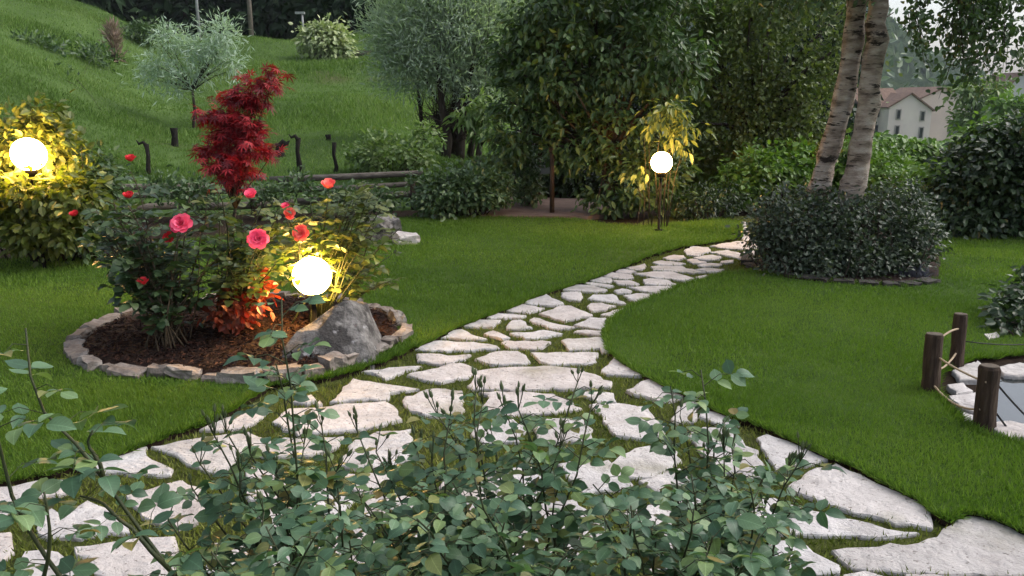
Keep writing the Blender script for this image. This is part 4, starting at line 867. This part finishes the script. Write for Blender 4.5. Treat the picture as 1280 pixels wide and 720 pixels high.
# ================================================================== trees of the middle ground
def tree(name, label, base, lobes, tpl, leaf, n_clump, per, spread, size, r0, barkm='bark', catg='tree', group=None, nper=4, height=.45, **kw):
    root = empty(name, base); tag(root, label, catg, group)
    limbs(base, lobes, r0, M[barkm], root, nper=nper, height=height)
    leaf_mesh('crown', tpl, crown(lobes, n_clump, per, spread, size, **kw), M[leaf], root); return root
g = G(770, 268)
tree('dark_leafy_tree', 'big dark broad-leaved tree behind the globe lamp on its pole', g, [lobe(705,90,11.8,80,75,70), lobe(660,120,11.8,46,62,50), lobe(760,60,11.6,80,80,70), lobe(830,70,11.4,60,80,60), lobe(700,20,11.8,75,45,60), lobe(720,165,11.6,75,50,50), lobe(790,165,11.3,62,55,45), lobe(800,230,11.1,56,44,38), lobe(838,225,11.1,30,48,30), lobe(760,235,11.1,34,36,32), lobe(650,60,11.9,35,40,40), lobe(780,-30,11.8,120,50,80), lobe(640,165,11.7,24,34,26)], T_BROAD, 'dark', 1500, 15, .10, .112, .09, droop=.45, out=.6, shell=.5, jit=.55, flat=.6, gap=.55)
shrub('leafy_sapling', 'light green leafy shoot lit by the globe lamp on its pole', (822,286), [lobe(836,138,10.1,26,14,16), lobe(812,158,10.2,14,10,12), lobe(858,162,10.1,18,12,14), lobe(842,178,10.1,20,10,14), lobe(800,215,10.2,12,16,10)], T_BROAD, 'droop', 46, 7, .075, .11, r0=.007, stems=2, droop=.7, jit=.3)
g = G(960, 262)
Ld = [lobe(930,70,13.0,80,75,60), lobe(870,60,13.2,60,80,55), lobe(1000,80,12.8,60,80,55), lobe(950,140,12.8,70,60,50), lobe(885,150,12.9,45,60,45), lobe(1015,150,12.6,45,50,40), lobe(940,-20,13.2,140,60,80), lobe(1060,40,13.0,40,70,40)]
dt = empty('drooping_tree', (g.x, g.y+1.5, 0)); tag(dt, 'tall tree with drooping small-leaved branches between dark tree and birch', 'tree')
L_, tw = hanging(Ld, 900, 26, .75, .075, .07); leaf_mesh('crown', T_OVATE, L_, M['droop'], dt); limbs((g.x, g.y+1.5, 0), Ld, .10, M['bark'], dt, nper=4, height=.5)
# grey-green willow clump with several trunks
wy = 16.5; wl = [lobe(560,35,wy,80,50,60), lobe(515,55,wy,50,42,46), lobe(600,50,wy+.5,70,60,60), lobe(485,35,wy,30,32,32), lobe(560,88,wy,70,28,50), lobe(620,20,wy+.5,60,60,55), lobe(555,-20,wy,90,40,60), lobe(610,105,wy,40,25,36), lobe(505,92,wy,34,20,30)]
wb = AT(572, 200, wy); wb.z = HZ(wb.x, wb.y); wt = empty('willow_tree', wb); tag(wt, 'tall grey-green fine-leaved tree with a cluster of bare trunks', 'tree')
for (xb, xt, yt, rr) in [(535,520,90,.05),(556,545,70,.09),(563,568,60,.11),(574,590,80,.09),(586,600,60,.07),(597,625,70,.06)]:
    a = AT(xb, 200, wy+random.uniform(-.5,.6)); a.z = HZ(a.x, a.y)-.1; b = MB(); c = AT(xt, yt, wy+random.uniform(-.4,.4)); m = a.lerp(c, .45)+Vector((random.gauss(0,.08), 0, 0)); b.tube([a, a.lerp(m,.5)+Vector((random.gauss(0,.04),0,0)), m, c], [rr*1.15, rr, rr*.8, rr*.3], 9, wob=.15)
    for _ in range(9):
        e = c+Vector((random.gauss(0,.6), random.gauss(0,.5), abs(random.gauss(.5,.8)))); s_ = m.lerp(c, random.uniform(-.35,1)); b.tube([s_, s_.lerp(e,.5)+Vector((0,0,.12)), e], [rr*.2, rr*.1, rr*.03], 4, cap=False)
    b.build('trunk', M['bark'], wt)
leaf_mesh('crown', T_NEEDLE, crown(wl, 1500, 30, .17, .14, droop=-.25, out=.5, shell=.25, jit=.5, flat=1.1), M['willow'], wt)
# darker bare-twigged mass under the willow crown
b = MB()
for _ in range(260):
    s_ = AT(random.uniform(540,600), random.uniform(140,180), wy+random.uniform(-.5,.7)); e = AT(random.uniform(518,622), random.uniform(100,165), wy+random.uniform(-.9,.9)); b.tube([s_, s_.lerp(e,.55)+Vector((0,0,-.05)), e], [.014,.008,.003], 3, cap=False)
tag(b.build('twigs', M['bark'], wt), kind='stuff')
yt = AT(600, 185, 15.2); yt.z = HZ(yt.x, yt.y)
tree('young_tree', 'small leafy tree in front of the bare trunks of the grey-green tree', yt, [lobe(590,145,15,26,14,18), lobe(612,160,14.8,22,16,18), lobe(605,130,15,16,10,14)], T_LANCE, 'paleshrub', 70, 9, .12, .16, .03, droop=.5)
# shrubs behind the lawn
shrub('rounded_shrub', 'wide dark-green shrub at the back edge of the lawn', (580,268), [lobe(580,236,11,55,26,40), lobe(615,232,11.2,30,25,30), lobe(545,240,11,34,24,30), lobe(600,215,11.4,40,14,30), lobe(555,258,10.9,40,12,30)], T_OVATE, 'shrub', 480, 11, .07, .07, r0=.012, droop=.2, shell=.4)
shrub('pale_green_shrub', 'loose light-green shrub above the log edging on the slope', None, [lobe(485,190,13.3,42,22,36), lobe(520,195,13.2,22,18,22), lobe(455,197,13.3,20,15,20), lobe(530,170,13.6,18,14,18)], T_OVATE, 'paleshrub', 220, 10, .09, .08, base=Vector((AT(485,205,13.3).x, 13.3, HZ(AT(485,205,13.3).x, 13.3))), r0=.012, droop=.1, gap=.4)
shrub('terrace_shrub', 'small green shrub beside the paved corner under the dark tree', (655,252), [lobe(640,195,12.4,24,22,24), lobe(660,215,12.3,16,26,18), lobe(662,240,12,16,12,16)], T_OVATE, 'shrub', 150, 10, .07, .075, r0=.012)
# shrub behind the left lamp
g = G(60, 322)
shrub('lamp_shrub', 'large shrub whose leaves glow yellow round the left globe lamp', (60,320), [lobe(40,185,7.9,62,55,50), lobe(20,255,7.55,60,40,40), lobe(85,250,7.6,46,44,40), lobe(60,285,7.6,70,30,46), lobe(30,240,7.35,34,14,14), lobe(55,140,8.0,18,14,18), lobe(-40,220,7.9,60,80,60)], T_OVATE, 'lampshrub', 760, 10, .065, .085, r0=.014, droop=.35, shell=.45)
shrub('bank_shrub', 'dark green shrub between the left globe lamp and the red roses', (125,318), [lobe(118,225,8.0,30,42,34), lobe(128,270,7.9,30,34,32), lobe(105,290,7.8,34,24,30)], T_OVATE, 'shrub', 260, 10, .06, .07, r0=.012, droop=.3)

# hedge and the bushes of the right side
hd = empty('hedge', (6.2, 13.6, 0)); tag(hd, 'long clipped green hedge with large leaves, below the houses', 'hedge')
n = 17000; X = rng.uniform(2.6, 11.5, n); face = rng.random(n); top = face < .4
Y = np.where(top, 13+1.1*rng.random(n), 13+.05*rng.normal(size=n)); Zt = .84+.04*np.sin(X*2.3)+.03*np.sin(X*5.1); Zh = np.where(top, Zt+.05*rng.normal(size=n), Zt*rng.random(n))
ax = rv(n, .35); ax[:, 2] -= .5; ax[:, 1] -= .35; nr = rv(n, .35); nr[:, 2] += .8; nr[:, 1] -= .5
leaf_mesh('foliage', T_OVATE, (np.stack([X, Y, Zh], 1), ax, nr, .13*(.7+.6*rng.random(n)), rng.random(n)), M['hedge'], hd)
b = MB(); b.box((7.05, 13.6, .35), (8.8, .9, .70)); b.build('core', M['soil'], hd)
shrub('hedge_shrub', 'bright green bush left of the birch trunks below the drooping tree', (960,255), [lobe(950,215,11.8,42,30,36), lobe(990,205,12,34,30,30), lobe(925,230,11.6,28,24,26)], T_OVATE, 'hedge', 300, 10, .08, .09, r0=.014, droop=.3)
shrub('golden_shrub', 'yellow-leaved shrub peeping out left of the birch trunks', (1000,245), [lobe(1000,190,12.4,26,14,20), lobe(940,196,12.4,16,10,14), lobe(1030,185,12.5,14,16,14)], T_OVATE, 'yellowshrub', 90, 9, .07, .09, r0=.012)
shrub('dark_conifer_shrub', 'low dark green shrub at the far end of the path', (880,276), [lobe(880,255,10.9,30,22,26), lobe(905,250,11.2,24,24,24), lobe(860,262,10.9,18,14,18)], T_KITE, 'darkbush', 200, 12, .06, .06, r0=.012)
shrub('mixed_shrub', 'soft green shrub behind the birch shrubs, before the hedge', (1110,262), [lobe(1105,215,11.5,40,26,36), lobe(1130,235,11,32,26,30)], T_OVATE, 'hedge', 200, 10, .08, .075, r0=.012)
g = G(1235, 294)
shrub('dark_bush', 'massive dark bush overhanging the right lawn edge', (1235,293), [lobe(1225,235,9.6,52,48,44), lobe(1265,220,9.5,50,62,46), lobe(1195,240,9.8,36,38,34), lobe(1285,185,9.6,40,30,40), lobe(1240,190,9.8,40,30,36), lobe(1225,275,9.4,50,22,36), lobe(1310,240,9.4,50,60,50), lobe(1170,262,10.0,34,26,30), lobe(1190,285,9.5,34,14,26), lobe(1215,205,10.2,44,16,30), lobe(1295,160,9.9,36,18,34)], T_OVATE, 'darkbush', 1500, 13, .075, .078, r0=.02, droop=.55, shell=.5)
shrub('leafy_vine', 'bright green leafy growth spilling over the top of the dark bush', (1230,292), [lobe(1195,212,9.9,50,10,30), lobe(1250,186,9.8,44,12,30), lobe(1240,165,10.1,34,10,26), lobe(1275,158,10.0,26,8,24)], T_OVATE, 'hedge', 260, 9, .08, .085, r0=.012, stems=3, droop=.5)

# ================================================================== slope: log edging, stumps, small trees, poles
la, lb_ = Vector((-6.4, 11.15, -.05)), Vector((-1.35, 12.25, -.05))
le = empty('log_edging', la); tag(le, 'low edging of stacked grey logs at the foot of the slope', 'edging')
for row, (z, r) in enumerate([(.05,.06),(.21,.045),(.34,.05)]):
    cuts = [0, .31+.05*row, .63-.04*row, 1]
    for i in range(3):
        a = la.lerp(lb_, cuts[i]+.005); c = la.lerp(lb_, cuts[i+1]-.005); a.z = z+.06*cuts[i]+.02*row; c.z = z+.12*cuts[i+1]+random.gauss(0,.03); b = MB(); off = Vector((0, .05*row+random.gauss(0,.015), 0)); b.tube([a+off, a.lerp(c,.5)+off+Vector((0,0,random.gauss(0,.02))), c+off], [r, r*.95, r*.88], 9, wob=.08); b.build('log', M['log'], le)
for f in (.05, .52, .97): q = la.lerp(lb_, f); b = MB(); b.tube([(q.x, q.y-.12, -.1), (q.x, q.y-.12, .36)], [.05,.045], 8, wob=.1); b.build('stake', M['post'], le)
def stump(px, ytop, ybase, Y, wpx, label, hook=0, blob=False):
    a = AT(px, ybase, Y); zb = HZ(a.x, a.y); t = AT(px, ytop, Y); r = wpx*.72*Y/FPX/2; a.z = zb-.1; root = empty('vine_stump', (a.x, a.y, zb)); tag(root, label, 'stump', 'old dark stumps on the slope')
    b = MB(); pts = [a, a.lerp(t,.5)+Vector((.01,0,0)), t]
    pts = [a, a.lerp(t,.3)+Vector((random.gauss(0,.015),0,0)), a.lerp(t,.65)+Vector((random.gauss(0,.02),0,0)), t]; b.tube(pts, [r*1.35, r*1.05, r*.85, r*1.05], 8, wob=.5); b.build('stem', M['stumpbark'], root)
    if hook:
        b = MB(); k = Y/FPX; b.tube([t+Vector((0,0,-.04)), t+Vector((hook*4*k,0,.03)), t+Vector((hook*9*k,0,0)), t+Vector((hook*12*k,0,.06))], [r*.9, r*.75, r*.55, r*.15], 7, wob=.5); b.build('branch', M['stumpbark'], root)
    return root
stump(183,180,212,13.0,8,'dark stump with a twiggy arm beside the small red rosebuds',-1); stump(218,160,178,16.5,12,'short black stump half hidden left of the red maple'); stump(373,172,204,13.4,8,'dark stump with a hooked arm, right of the red maple',-1); stump(410,168,184,16.2,9,'short black stump behind the straight stump right of the maple'); stump(418,178,208,13.4,7,'slim straight dark stump farthest right on the slope'); stump(350,180,196,14.6,14,'squat dark stump at the maple leaves', 1)
def small_tree_base(px, py, Y): a = AT(px, py, Y); a.z = HZ(a.x, a.y); return a
a = small_tree_base(243, 168, 19.5)
tree('silver_leaved_tree', 'sparse silver-leaved tree growing on the grassy slope', a, [lobe(277,42,19.5,20,14,20), lobe(213,48,19.5,18,12,20), lobe(250,62,19.5,22,10,24), lobe(198,80,19.5,20,10,20), lobe(288,78,19.5,12,12,14), lobe(240,92,19.5,30,9,24), lobe(190,98,19.5,16,8,16), lobe(225,112,19.5,16,8,14), lobe(270,65,19.5,14,10,14)], T_NEEDLE, 'olive', 270, 16, .15, .16, .04, nper=3, height=.55, droop=.15, shell=.2, flat=.8)
a = small_tree_base(405, 85, 33)
shrub('variegated_shrub', 'pale variegated round shrub at the top of the slope', None, [lobe(408,50,33,24,20,22), lobe(425,65,33,12,18,14), lobe(392,48,33,12,14,12)], T_OVATE, 'varieg', 330, 11, .2, .19, base=a, r0=.04)
a = small_tree_base(141, 80, 27)
shrub('dry_stalks', 'clump of dry pinkish stalks standing on the steep slope', None, [lobe(141,45,27,3,12,3), lobe(144,66,27,3,14,3)], T_NEEDLE, 'dry', 40, 10, .07, .28, base=a, r0=.02, droop=-1.2, catg='plant')
def pole(name, px, ytop, Y, r, label, m, head=False):
    a = AT(px, 40, Y); zb = HZ(a.x, a.y); t = AT(px, ytop, Y); root = empty(name, (a.x, a.y, zb)); tag(root, label, 'pole')
    b = MB(); b.tube([(a.x, a.y, zb-.3), (a.x, a.y, (zb+t.z)/2), (a.x, a.y, t.z)], [r, r*.9, r*.75], 10); b.build('pole', M[m], root)
    if head:
        b = MB(); b.box((a.x-.1, a.y, t.z+.03), (.42, .2, .1)); b.build('lamp_head', M['grey_metal'], root)
    else:
        b = MB(); b.box((a.x, a.y, t.z-.5), (1.0, .1, .12)); b.build('crossarm', M[m], root)
pole('utility_pole', 249, -75, 39, .075, 'thin pale utility pole above the silver-leaved tree', 'grey_metal'); pole('utility_pole', 314, -90, 39, .11, 'thicker brown utility pole right of the thin pale one', 'concrete_pole'); pole('street_lamp', 379, 17, 39, .06, 'small street lamp at the top of the slope beside the pale shrub', 'grey_metal', True)
# grey wall with a coping, at the top right of the slope
wa, wb2 = AT(432, 95, 34), AT(540, 95, 33); za = HZ(wa.x, wa.y); w = empty('boundary_wall', (wa.x, wa.y, za)); tag(w, 'grey stuccoed wall with coping behind the grey-green tree', 'wall')
tz = AT(470, 68, 34).z; b = MB(); b.box(((wa.x+wb2.x)/2, 34, (tz+za)/2-.6), (wb2.x-wa.x, .3, tz-za+1.2)); b.build('wall', M['wall_grey'], w); b = MB(); b.box(((wa.x+wb2.x)/2, 34, tz+.07), (wb2.x-wa.x+.2, .5, .14)); b.build('coping', M['concrete_pole'], w)

# paved corner with slim posts under the dark tree
pv = poly_sheet('paving', [tuple(G(x, y)[:2]) for x, y in [(600,270),(735,271),(760,268),(770,250),(640,246)]], -.05, .005, M['paving']); tag(pv, kind='structure')
for x, yb, yt_, lb in [(690,266,190,'slim dark wooden post on the paving, the nearer of two'), (674,251,195,'slim dark wooden post on the paving, the farther of two')]:
    a = G(x, yb); t = AT(x, yt_, a.y); root = empty('wooden_post', a); tag(root, lb, 'post', 'posts on the paved corner'); b = MB(); b.tube([a, a.lerp(t,.5), t], [.035,.033,.032], 8, wob=.06); b.build('shaft', M['post'], root); b = MB(); b.box(t+Vector((0,0,.03)), (.09,.09,.06)); b.build('cap', M['post'], root)
a = AT(683, 212, 12.1); o = MB(); o.box(a, (.14,.05,.1)); o.box(a+Vector((0,.02,-.0)), (.17,.03,.13)); o = o.build('notice_plate', M['grey_metal']); tag(o, 'small grey plate fixed between the slim posts', 'plate')

# low meadow grass on the slope
n = 260000; Y = 12.9+30*rng.random(n)**1.4; X = Y*rng.uniform(-.72, .0, n); z = H(X, Y); px, py, d = PROJ(np.stack([X, Y, z], 1)); k = (px > -30) & (px < 640) & (z > .2); X, Y, z = X[k], Y[k], z[k]; n = len(X)
l = rv(n, .5); l[:, 2] = 1; a = rng.uniform(0, 6.28, n); tall = .6+.8*(.5+.5*np.sin(X*.8+np.sin(Y*.5)*2))*(.5+.5*np.sin(Y*.6-X*.3))
V, F = cards((T_BLADE[0]*np.array([2.0, 1, 1]), T_BLADE[1]), np.stack([X, Y, z-.02], 1), l, np.stack([np.cos(a), np.sin(a), 0*a], 1), (.05+.11*rng.random(n)**2)*tall*(.8+Y/50))
o = np_mesh('meadow_grass', V, F, M['meadowblade'], None, np.repeat(np.clip(.5+.28*np.sin(X*.7+Y*.3)*np.sin(Y*.5)+.22*rng.normal(size=n), 0, 1), 3)); tag(o, 'rough meadow grass covering the slope', 'grass', kind='stuff')

# ================================================================== dark wood behind, houses, far hill
Ls = []; b = MB()
for i in range(104):
    X0 = (-52+i*1.18 if i < 62 else -66+(i-62)*2.1)+random.gauss(0,.5); Y0 = 45+random.uniform(0, 14) if i < 62 else random.uniform(60, 72); z0 = HZ(X0, Y0); hh = random.uniform(9, 15)*(1 if X0 < 8 else .8)
    lo = [((X0, Y0, z0+hh*f), (1.9+.5*random.random(), 1.9, hh*.2)) for f in (.2, .45, .7)] + [((X0+random.gauss(0,1), Y0-1, z0+1.2), (1.6,1.3,1.2))]
    Ls.append(crown(lo, 90, 9, .45, .75, droop=.4, shell=.4)); b.tube([(X0, Y0, z0-.5), (X0, Y0, z0+hh*.7)], [.22,.08], 6)
wood = leaf_mesh('woodland', T_KITE, cat(Ls), M['forest']); tag(wood, 'dark wood closing off the top of the slope', 'woodland', kind='stuff')
o = b.build('trunks', M['bark'], wood); tag(o, kind='stuff')
# houses
HY = 112.0
def wallpts(name, pts, y0, y1, m, parent):
    """gabled block: outline in X,Z carried from y0 back to y1"""
    n = len(pts); b = MB(); b.add([(x, y0, z) for x, z in pts]+[(x, y1, z) for x, z in pts], [tuple(range(n)), tuple(range(2*n-1, n-1, -1))]+[(i, n+i, n+(i+1) % n, (i+1) % n) for i in range(n)]); return b.build(name, m, parent)
def hx(px, py, Y=HY): p = AT(px, py, Y); return p.x, p.z
def house(name, label, outline, Y0, depth, wm, wins, ov=.28):
    pts = [hx(x, y, Y0) for x, y in outline]; gz = HZ(pts[0][0], Y0)-.3; full = [(pts[0][0], gz), *pts, (pts[-1][0], gz)]
    root = empty(name, ((pts[0][0]+pts[-1][0])/2, Y0, gz+.3)); tag(root, label, 'house', 'houses beyond the hedge'); wallpts('wall', full, Y0, Y0+depth, wm, root)
    for i in range(len(pts)-1):
        (x1, z1), (x2, z2) = pts[i], pts[i+1]; d = Vector((x2-x1, 0, z2-z1)).normalized(); up = Vector((-d.z, 0, d.x)); lo = ov if i == 0 else .12; hi = ov if i == len(pts)-2 else .12
        A = Vector((x1,0,z1))-d*lo+up*.02; B = Vector((x2,0,z2))+d*hi+up*.02; b = MB(); q = [A, B, B+up*.2, A+up*.2]
        b.add([(p.x, Y0-ov, p.z) for p in q]+[(p.x, Y0+depth+ov, p.z) for p in q], [(0,1,2,3),(7,6,5,4),(0,4,5,1),(1,5,6,2),(2,6,7,3),(3,7,4,0)]); b.build('roof', M['rooftile'], root)
    for (x, y, w_, h_) in wins:
        X_, Z_ = hx(x, y, Y0); k = Y0/FPX; b = MB(); b.box((X_, Y0-.02, Z_), (w_*k+.3, .10, h_*k+.3)); f = b.build('window', M['frame'], root); b = MB(); b.box((X_, Y0-.08, Z_), (w_*k, .06, h_*k)); b.build('pane', M['window'], f)
    return root
house('gabled_house', 'cream house with a front gable and four small dark windows', [(1112,134),(1139,118),(1165,138)], HY, 12, M['plaster'], [(1123,143,3.6,10),(1153,145,3.6,10),(1121,164,3.6,12),(1151,166,3.6,12)])
house('gabled_house', 'pinkish taller house half hidden behind the cream gable', [(1150,124),(1181,110),(1212,124)], HY+14, 14, M['plaster2'], [(1187,167,3,5)])
house('gabled_house', 'white house with a reddish hipped roof at the right edge', [(1248,120),(1276,92),(1330,92),(1350,118)], 150, 8, M['plaster3'], [(1262,140,4,9)], .6)
house('gabled_house', 'pale cottage wall seen through the tree right of the houses', [(1210,132),(1228,124),(1247,134)], HY+40, 4, M['plaster3'], [(1225,150,3,7)])
# left wing of the cream house, with its long roof
x1, z1 = hx(1078,133,HY+3); x2, z2 = hx(1112.5,133,HY+3); zr = hx(1100,116,HY+3)[1]; gz = HZ(x1, HY)-.3
root = empty('house_wing', ((x1+x2)/2, HY+3, gz)); tag(root, 'low cream house wing with a long tiled roof, next to the birch trunk', 'house', 'houses beyond the hedge')
b = MB(); b.box(((x1+x2)/2, HY+7.5, (gz+z1)/2), (x2-x1, 9, z1-gz)); b.build('wall', M['plaster'], root)
b = MB(); q = [(HY+2.4, z1-.15), (HY+7.5, zr+.4), (HY+12.6, z1-.15), (HY+12.6, z1+.1), (HY+7.5, zr+.7), (HY+2.4, z1+.1)]; b.add([(x1-.5, y, z) for y, z in q]+[(x2+2.2, y, z) for y, z in q], [(0,1,4,5),(1,2,3,4),(11,10,7,6),(10,9,8,7),(0,6,7,1),(1,7,8,2),(5,4,10,11),(4,3,9,10),(0,5,11,6),(2,8,9,3)]); b.build('roof', M['rooftile'], root)
for x, y, h_ in ((1097,141,10),(1094.5,163,13)):
    X_, Z_ = hx(x, y, HY+3); k = HY/FPX; b = MB(); b.box((X_, HY+2.97, Z_), (5*k+.3,.1,h_*k+.3)); f = b.build('window', M['frame'], root); b = MB(); b.box((X_, HY+2.9, Z_), (5*k,.06,h_*k)); b.build('pane', M['window'], f)
b = MB(); X_ = hx(1111.5,140,HY+3)[0]; b.tube([(X_, HY+2.85, gz), (X_, HY+2.85, z1-.1)], .12, 6); b.build('downpipe', M['dark_metal'], root)
# trees before the houses
a = AT(1210, 172, 58); a.z = HZ(a.x, a.y)
tree('street_tree', 'loose green tree standing before the pinkish house', a, [lobe(1212,115,58,18,14,18), lobe(1228,138,58,14,22,14), lobe(1200,150,58,8,18,10), lobe(1242,112,58,14,12,14)], T_OVATE, 'paleshrub', 130, 9, .33, .4, .15, nper=3)
a = AT(1268, 170, 52); a.z = HZ(a.x, a.y)
tree('street_tree', 'green bush-like tree in front of the white house', a, [lobe(1262,135,52,18,14,16), lobe(1278,150,52,18,18,16)], T_OVATE, 'hedge', 120, 9, .3, .4, .12, nper=3)
a = AT(1150, 172, 90); a.z = HZ(a.x, a.y)
# far wooded hill: one rough sheet of ridges
def far_hill():
    xs = np.linspace(40, 420, 150); ys = np.linspace(230, 420, 60); A, B = np.meshgrid(xs, ys); t = A/B
    crest = np.interp(t, [.1,.40,.47,.53,.6,.8,1.2], [60,44,26,12,3,-2,-3]); prof = sstep(B, 230, 350)
    z = -8+(crest+8)*prof + prof*(2.2*np.sin(A*.33)*np.sin(B*.29+A*.1)+1.4*np.sin(A*.9+B*.5)+1.3*rng.normal(size=A.shape))
    i = np.arange(A.size).reshape(A.shape); f = np.stack([i[:-1,:-1], i[:-1,1:], i[1:,1:], i[1:,:-1]], -1).reshape(-1, 4)
    return np.stack([A, B, z], -1).reshape(-1, 3), f
V, F = far_hill(); fh = np_mesh('far_hill', V, F, M['farhill'], smooth=True); tag(fh, kind='structure')
L = []
n = 5200; kx = rng.choice(len(V), n, p=None); Lf = (V[kx]+rv(n, 1.5)+np.array([0,0,1.0]), rv(n, .6)+np.array([0,0,.4]), rv(n, .6)+np.array([0,-.5,.7]), 3.2*(.6+.8*rng.random(n)), rng.random(n))
ft = leaf_mesh('far_woods', T_OVATE, Lf, M['shrub']); tag(ft, 'distant tree tops covering the hazy hill', 'woods', kind='stuff')
# plants softening the slope foot; dark shrubs added to darken the gap behind the paving
shrub('edging_plant', 'low leafy plants along the log edging behind the red maple', None, [lobe(200,236,10.9,26,16,22), lobe(245,240,10.9,26,12,22), lobe(330,240,11.0,26,10,22), lobe(420,246,11.1,30,9,22), lobe(470,250,11.2,26,10,20), lobe(375,230,11.3,12,12,14)], T_OVATE, 'shrub', 330, 9, .08, .07, base=Vector((-3.6, 11.0, -.05)), r0=.006, stems=5, droop=.0, gap=.3, catg='ground cover')['kind'] = 'stuff'
shrub('dark_backdrop_shrub', 'dark shrub mass added to darken the gap behind the paved corner', None, [lobe(690,205,13.6,40,34,36), lobe(740,215,13.6,40,36,36), lobe(640,225,13.8,34,20,30), lobe(700,160,14.2,60,40,40)], T_OVATE, 'darkbush', 420, 10, .11, .11, base=Vector((.7, 13.6, HZ(.7, 13.6))), r0=.02)
shrub('rough_weeds', 'patches of coarse weeds on the steep left bank', None, [lobe(100,118,19,26,8,20), lobe(40,60,24,30,8,24), lobe(145,150,17,14,7,14), lobe(15,135,16,16,10,14), lobe(120,70,25,16,7,16), lobe(60,95,21,18,7,16), lobe(180,40,34,26,7,20)], T_KITE, 'shrub', 260, 9, .22, .17, base=Vector((-10.5, 19, HZ(-10.5, 19))), r0=.006, stems=1, droop=-.3, catg='weeds')['kind'] = 'stuff'
# the evening air over the valley
b = MB(); b.box((0, 420, 28.0), (1430, 990, 76.0)); hz = b.build('haze', M['lawn']); hz.data.materials.clear()
m, t, N, L = newmat('evening_air'); v = N('ShaderNodeVolumePrincipled'); v.inputs['Color'].default_value = (.80, .88, 1, 1); v.inputs['Density'].default_value = .0003; o = N('ShaderNodeOutputMaterial'); L(v.outputs[0], o.inputs['Volume'])
hz.data.materials.append(m); tag(hz, 'thin bluish evening haze over the garden and valley', 'haze', kind='stuff')
